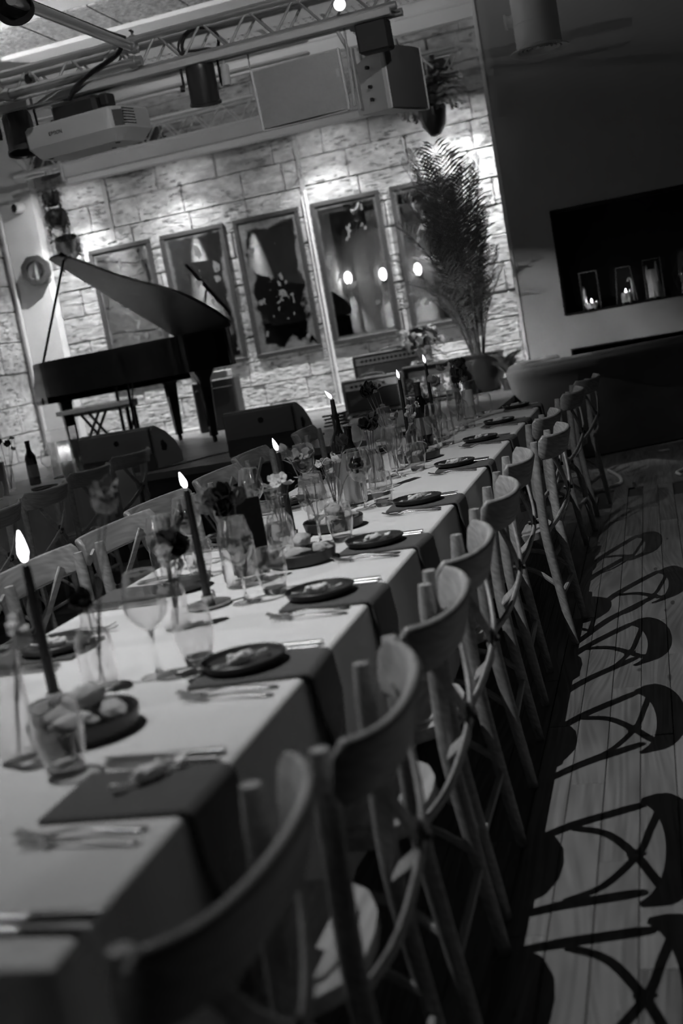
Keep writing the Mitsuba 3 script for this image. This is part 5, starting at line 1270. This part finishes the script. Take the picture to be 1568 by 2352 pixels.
def lantern():
    r, hs = [0.075, 0.125, 0.13, 0.075, 0.06], [0.0, 0.10, 0.19, 0.30, 0.40]
    n = 6
    ringp = [[(r[i] * math.cos(a), r[i] * math.sin(a), hs[i]) for a in (np.arange(n) + 0.5 * (i % 2)) * 2 * math.pi / n] for i in range(5)]
    e, tri = [], []
    for i in range(5):
        for j in range(n):
            e.append((ringp[i][j], ringp[i][(j + 1) % n]))
    V = np.array(sum(ringp, []))
    for i in range(4):
        for j in range(n):
            k2 = j if i % 2 == 0 else (j + 1) % n
            k3 = (j - 1) % n if i % 2 == 0 else j
            a, b, c, d = i * n + j, i * n + (j + 1) % n, (i + 1) * n + k2, (i + 1) * n + k3
            tri += [(a, b, c), (a, c, d)]
            e += [(V[a], V[c]), (V[a], V[d])]
    return {'pane': P(TM(V, tri), 'm_glass', False), 'wire': P(cat(*[rod(a, b, 0.0035, 5) for a, b in e if np.linalg.norm(np.array(a) - np.array(b)) > 0.01]), 'm_dark_metal', True), 'base': P(lathe([(0, 0), (0.073, 0), (0.073, 0.006), (0, 0.006)], 6), 'm_dark_metal', False)}
niche_candle(0.375, lantern(), ({'wax': melt(0.055, 0.15, 6)}, (0.0, -0.02, 0.15)), 'geometric wire lantern, rightmost in the niche')
for i, x in enumerate((-0.44, -0.24, -0.02, 0.2, 0.36)):
    r2 = np.random.default_rng(900 + i)
    seg = Polygon([(0, 0), *[(0.12 * math.cos(a), 0.12 * math.sin(a)) for a in np.linspace(-0.2 + 0.3 * i, 0.9 + 0.35 * i, 8)]]) if i not in (1,) else Polygon([(0.11 * math.cos(a), 0.085 * math.sin(a)) for a in np.linspace(0, 3.14, 12)])
    m = xf(prism(seg, 0, 0.24), rx=90)
    m2 = xf(prism(seg.buffer(0.004), 0, 0.236), (0, 0.004, 0), rx=90)
    sc = 0.62 if i == 4 else 0.8
    bt = -m.bounds[0][2] * sc
    thing('firewood_log', {'end_grain': P(xf(prism(seg, 0, 0.004), rx=90), 'm_log', False), 'bark': P(xf(prism(seg.buffer(0.003), 0, 0.24), (0, 0.2401, 0), rx=90), 'm_bark', False)}, f'split log in the slot behind the curved bench, {("first", "second", "third", "fourth", "fifth")[i]} from the left', 'log', at(x, 11.27, 0.73 + bt, s=sc), 'firewood logs in the slot')
for i, x in enumerate(np.arange(-0.62, 0.6, 0.21)):
    thing('firewood_log', {'': P(xf(trimesh.creation.cylinder(0.10, 0.25, sections=12), (0, 0, 0), rx=90), 'm_bark', 30)}, 'dark round log at the bottom of the slot behind the curved bench', 'log', at(float(x), 11.42, 0.619), 'dark logs at the bottom of the slot')

# small things on the dark floor
def dot_row(pts, text):  # small pale dots set along a curve
    c = curve(pts, 26)
    thing('pale_dot_row', {'': P(cat(*[blob(p, (0.014, 0.014, 0.012), 1) for p in c]), 'm_wax', True)}, text, 'bead string')
dot_row([(-0.55, 8.30, 0.012), (-0.44, 8.36, 0.012), (-0.35, 8.5, 0.012), (-0.36, 8.75, 0.012), (-0.40, 8.95, 0.012), (-0.45, 9.15, 0.012)], 'curved row of pale dots on the dark floor near the bench')
dot_row([(0.10, 8.75, 0.012), (0.05, 8.65, 0.012), (0.04, 8.58, 0.012), (0.06, 8.5, 0.012)], 'curved row of pale dots on the dark floor at the right edge')
thing('paper_scrap', {'': P(box((0, 0, 0.002), (0.08, 0.07, 0.003), 0.001), 'm_panel', False)}, 'small pale scrap lying on the floor before the bench', 'paper', at(-0.03, 9.95, 0, 15))

# ---------------------------------------------------------------- wall lamps at the other end of the room, seen in the mirrors
def sconce(x, y, z, rz, text):
    thing('wall_lamp', {'back_plate': P(box((0, 0, 0), (0.12, 0.10, 0.30), 0.01), 'm_black', False), 'globe': lamp(blob((0, 0.12, 0.0), (0.085, 0.085, 0.14), 2), SCONCE, 'm_wax', 0.3)}, text, 'wall lamp', at(x, y, z, rz), 'wall lamps')
for i, (x, y, z) in enumerate(SCONCES):
    sconce(x, y, z, 0, 'half-round wall lamp on the opposite wall, reflected in the mirrors')
for i, (x, y, z) in enumerate(UNSEEN_UPLIGHTS):
    thing('unseen_uplighter', {'body': P(cat(box((x, y, z), (0.14, 0.22, 0.16), 0.015), rod((x - 0.15, y, z), (x - 0.2, y, z), 0.02)), 'm_dark_metal', False), 'arm': P(rod((x - 0.19, y, z), (x, y, z), 0.015), 'm_dark_metal', True)}, 'unseen lamp high on the left wall, placed to light the ceiling', 'lamp', group='unseen_uplighters')
for i, (x, y, z) in enumerate(UNSEEN_WASHES):
    par(x + 0.04, y, z + 0.12, 12, 90, f'unseen lamp placed to light the left wall, {("second", "farthest", "nearest")[i]} of three', lit='soft', hook=(x + 0.1, y, 4.49))
par(1.66, -1.74, 4.14, 85, 24, 'unseen lamp far behind the camera, placed to light the trusses', hook=(1.7, -1.95, 4.49))
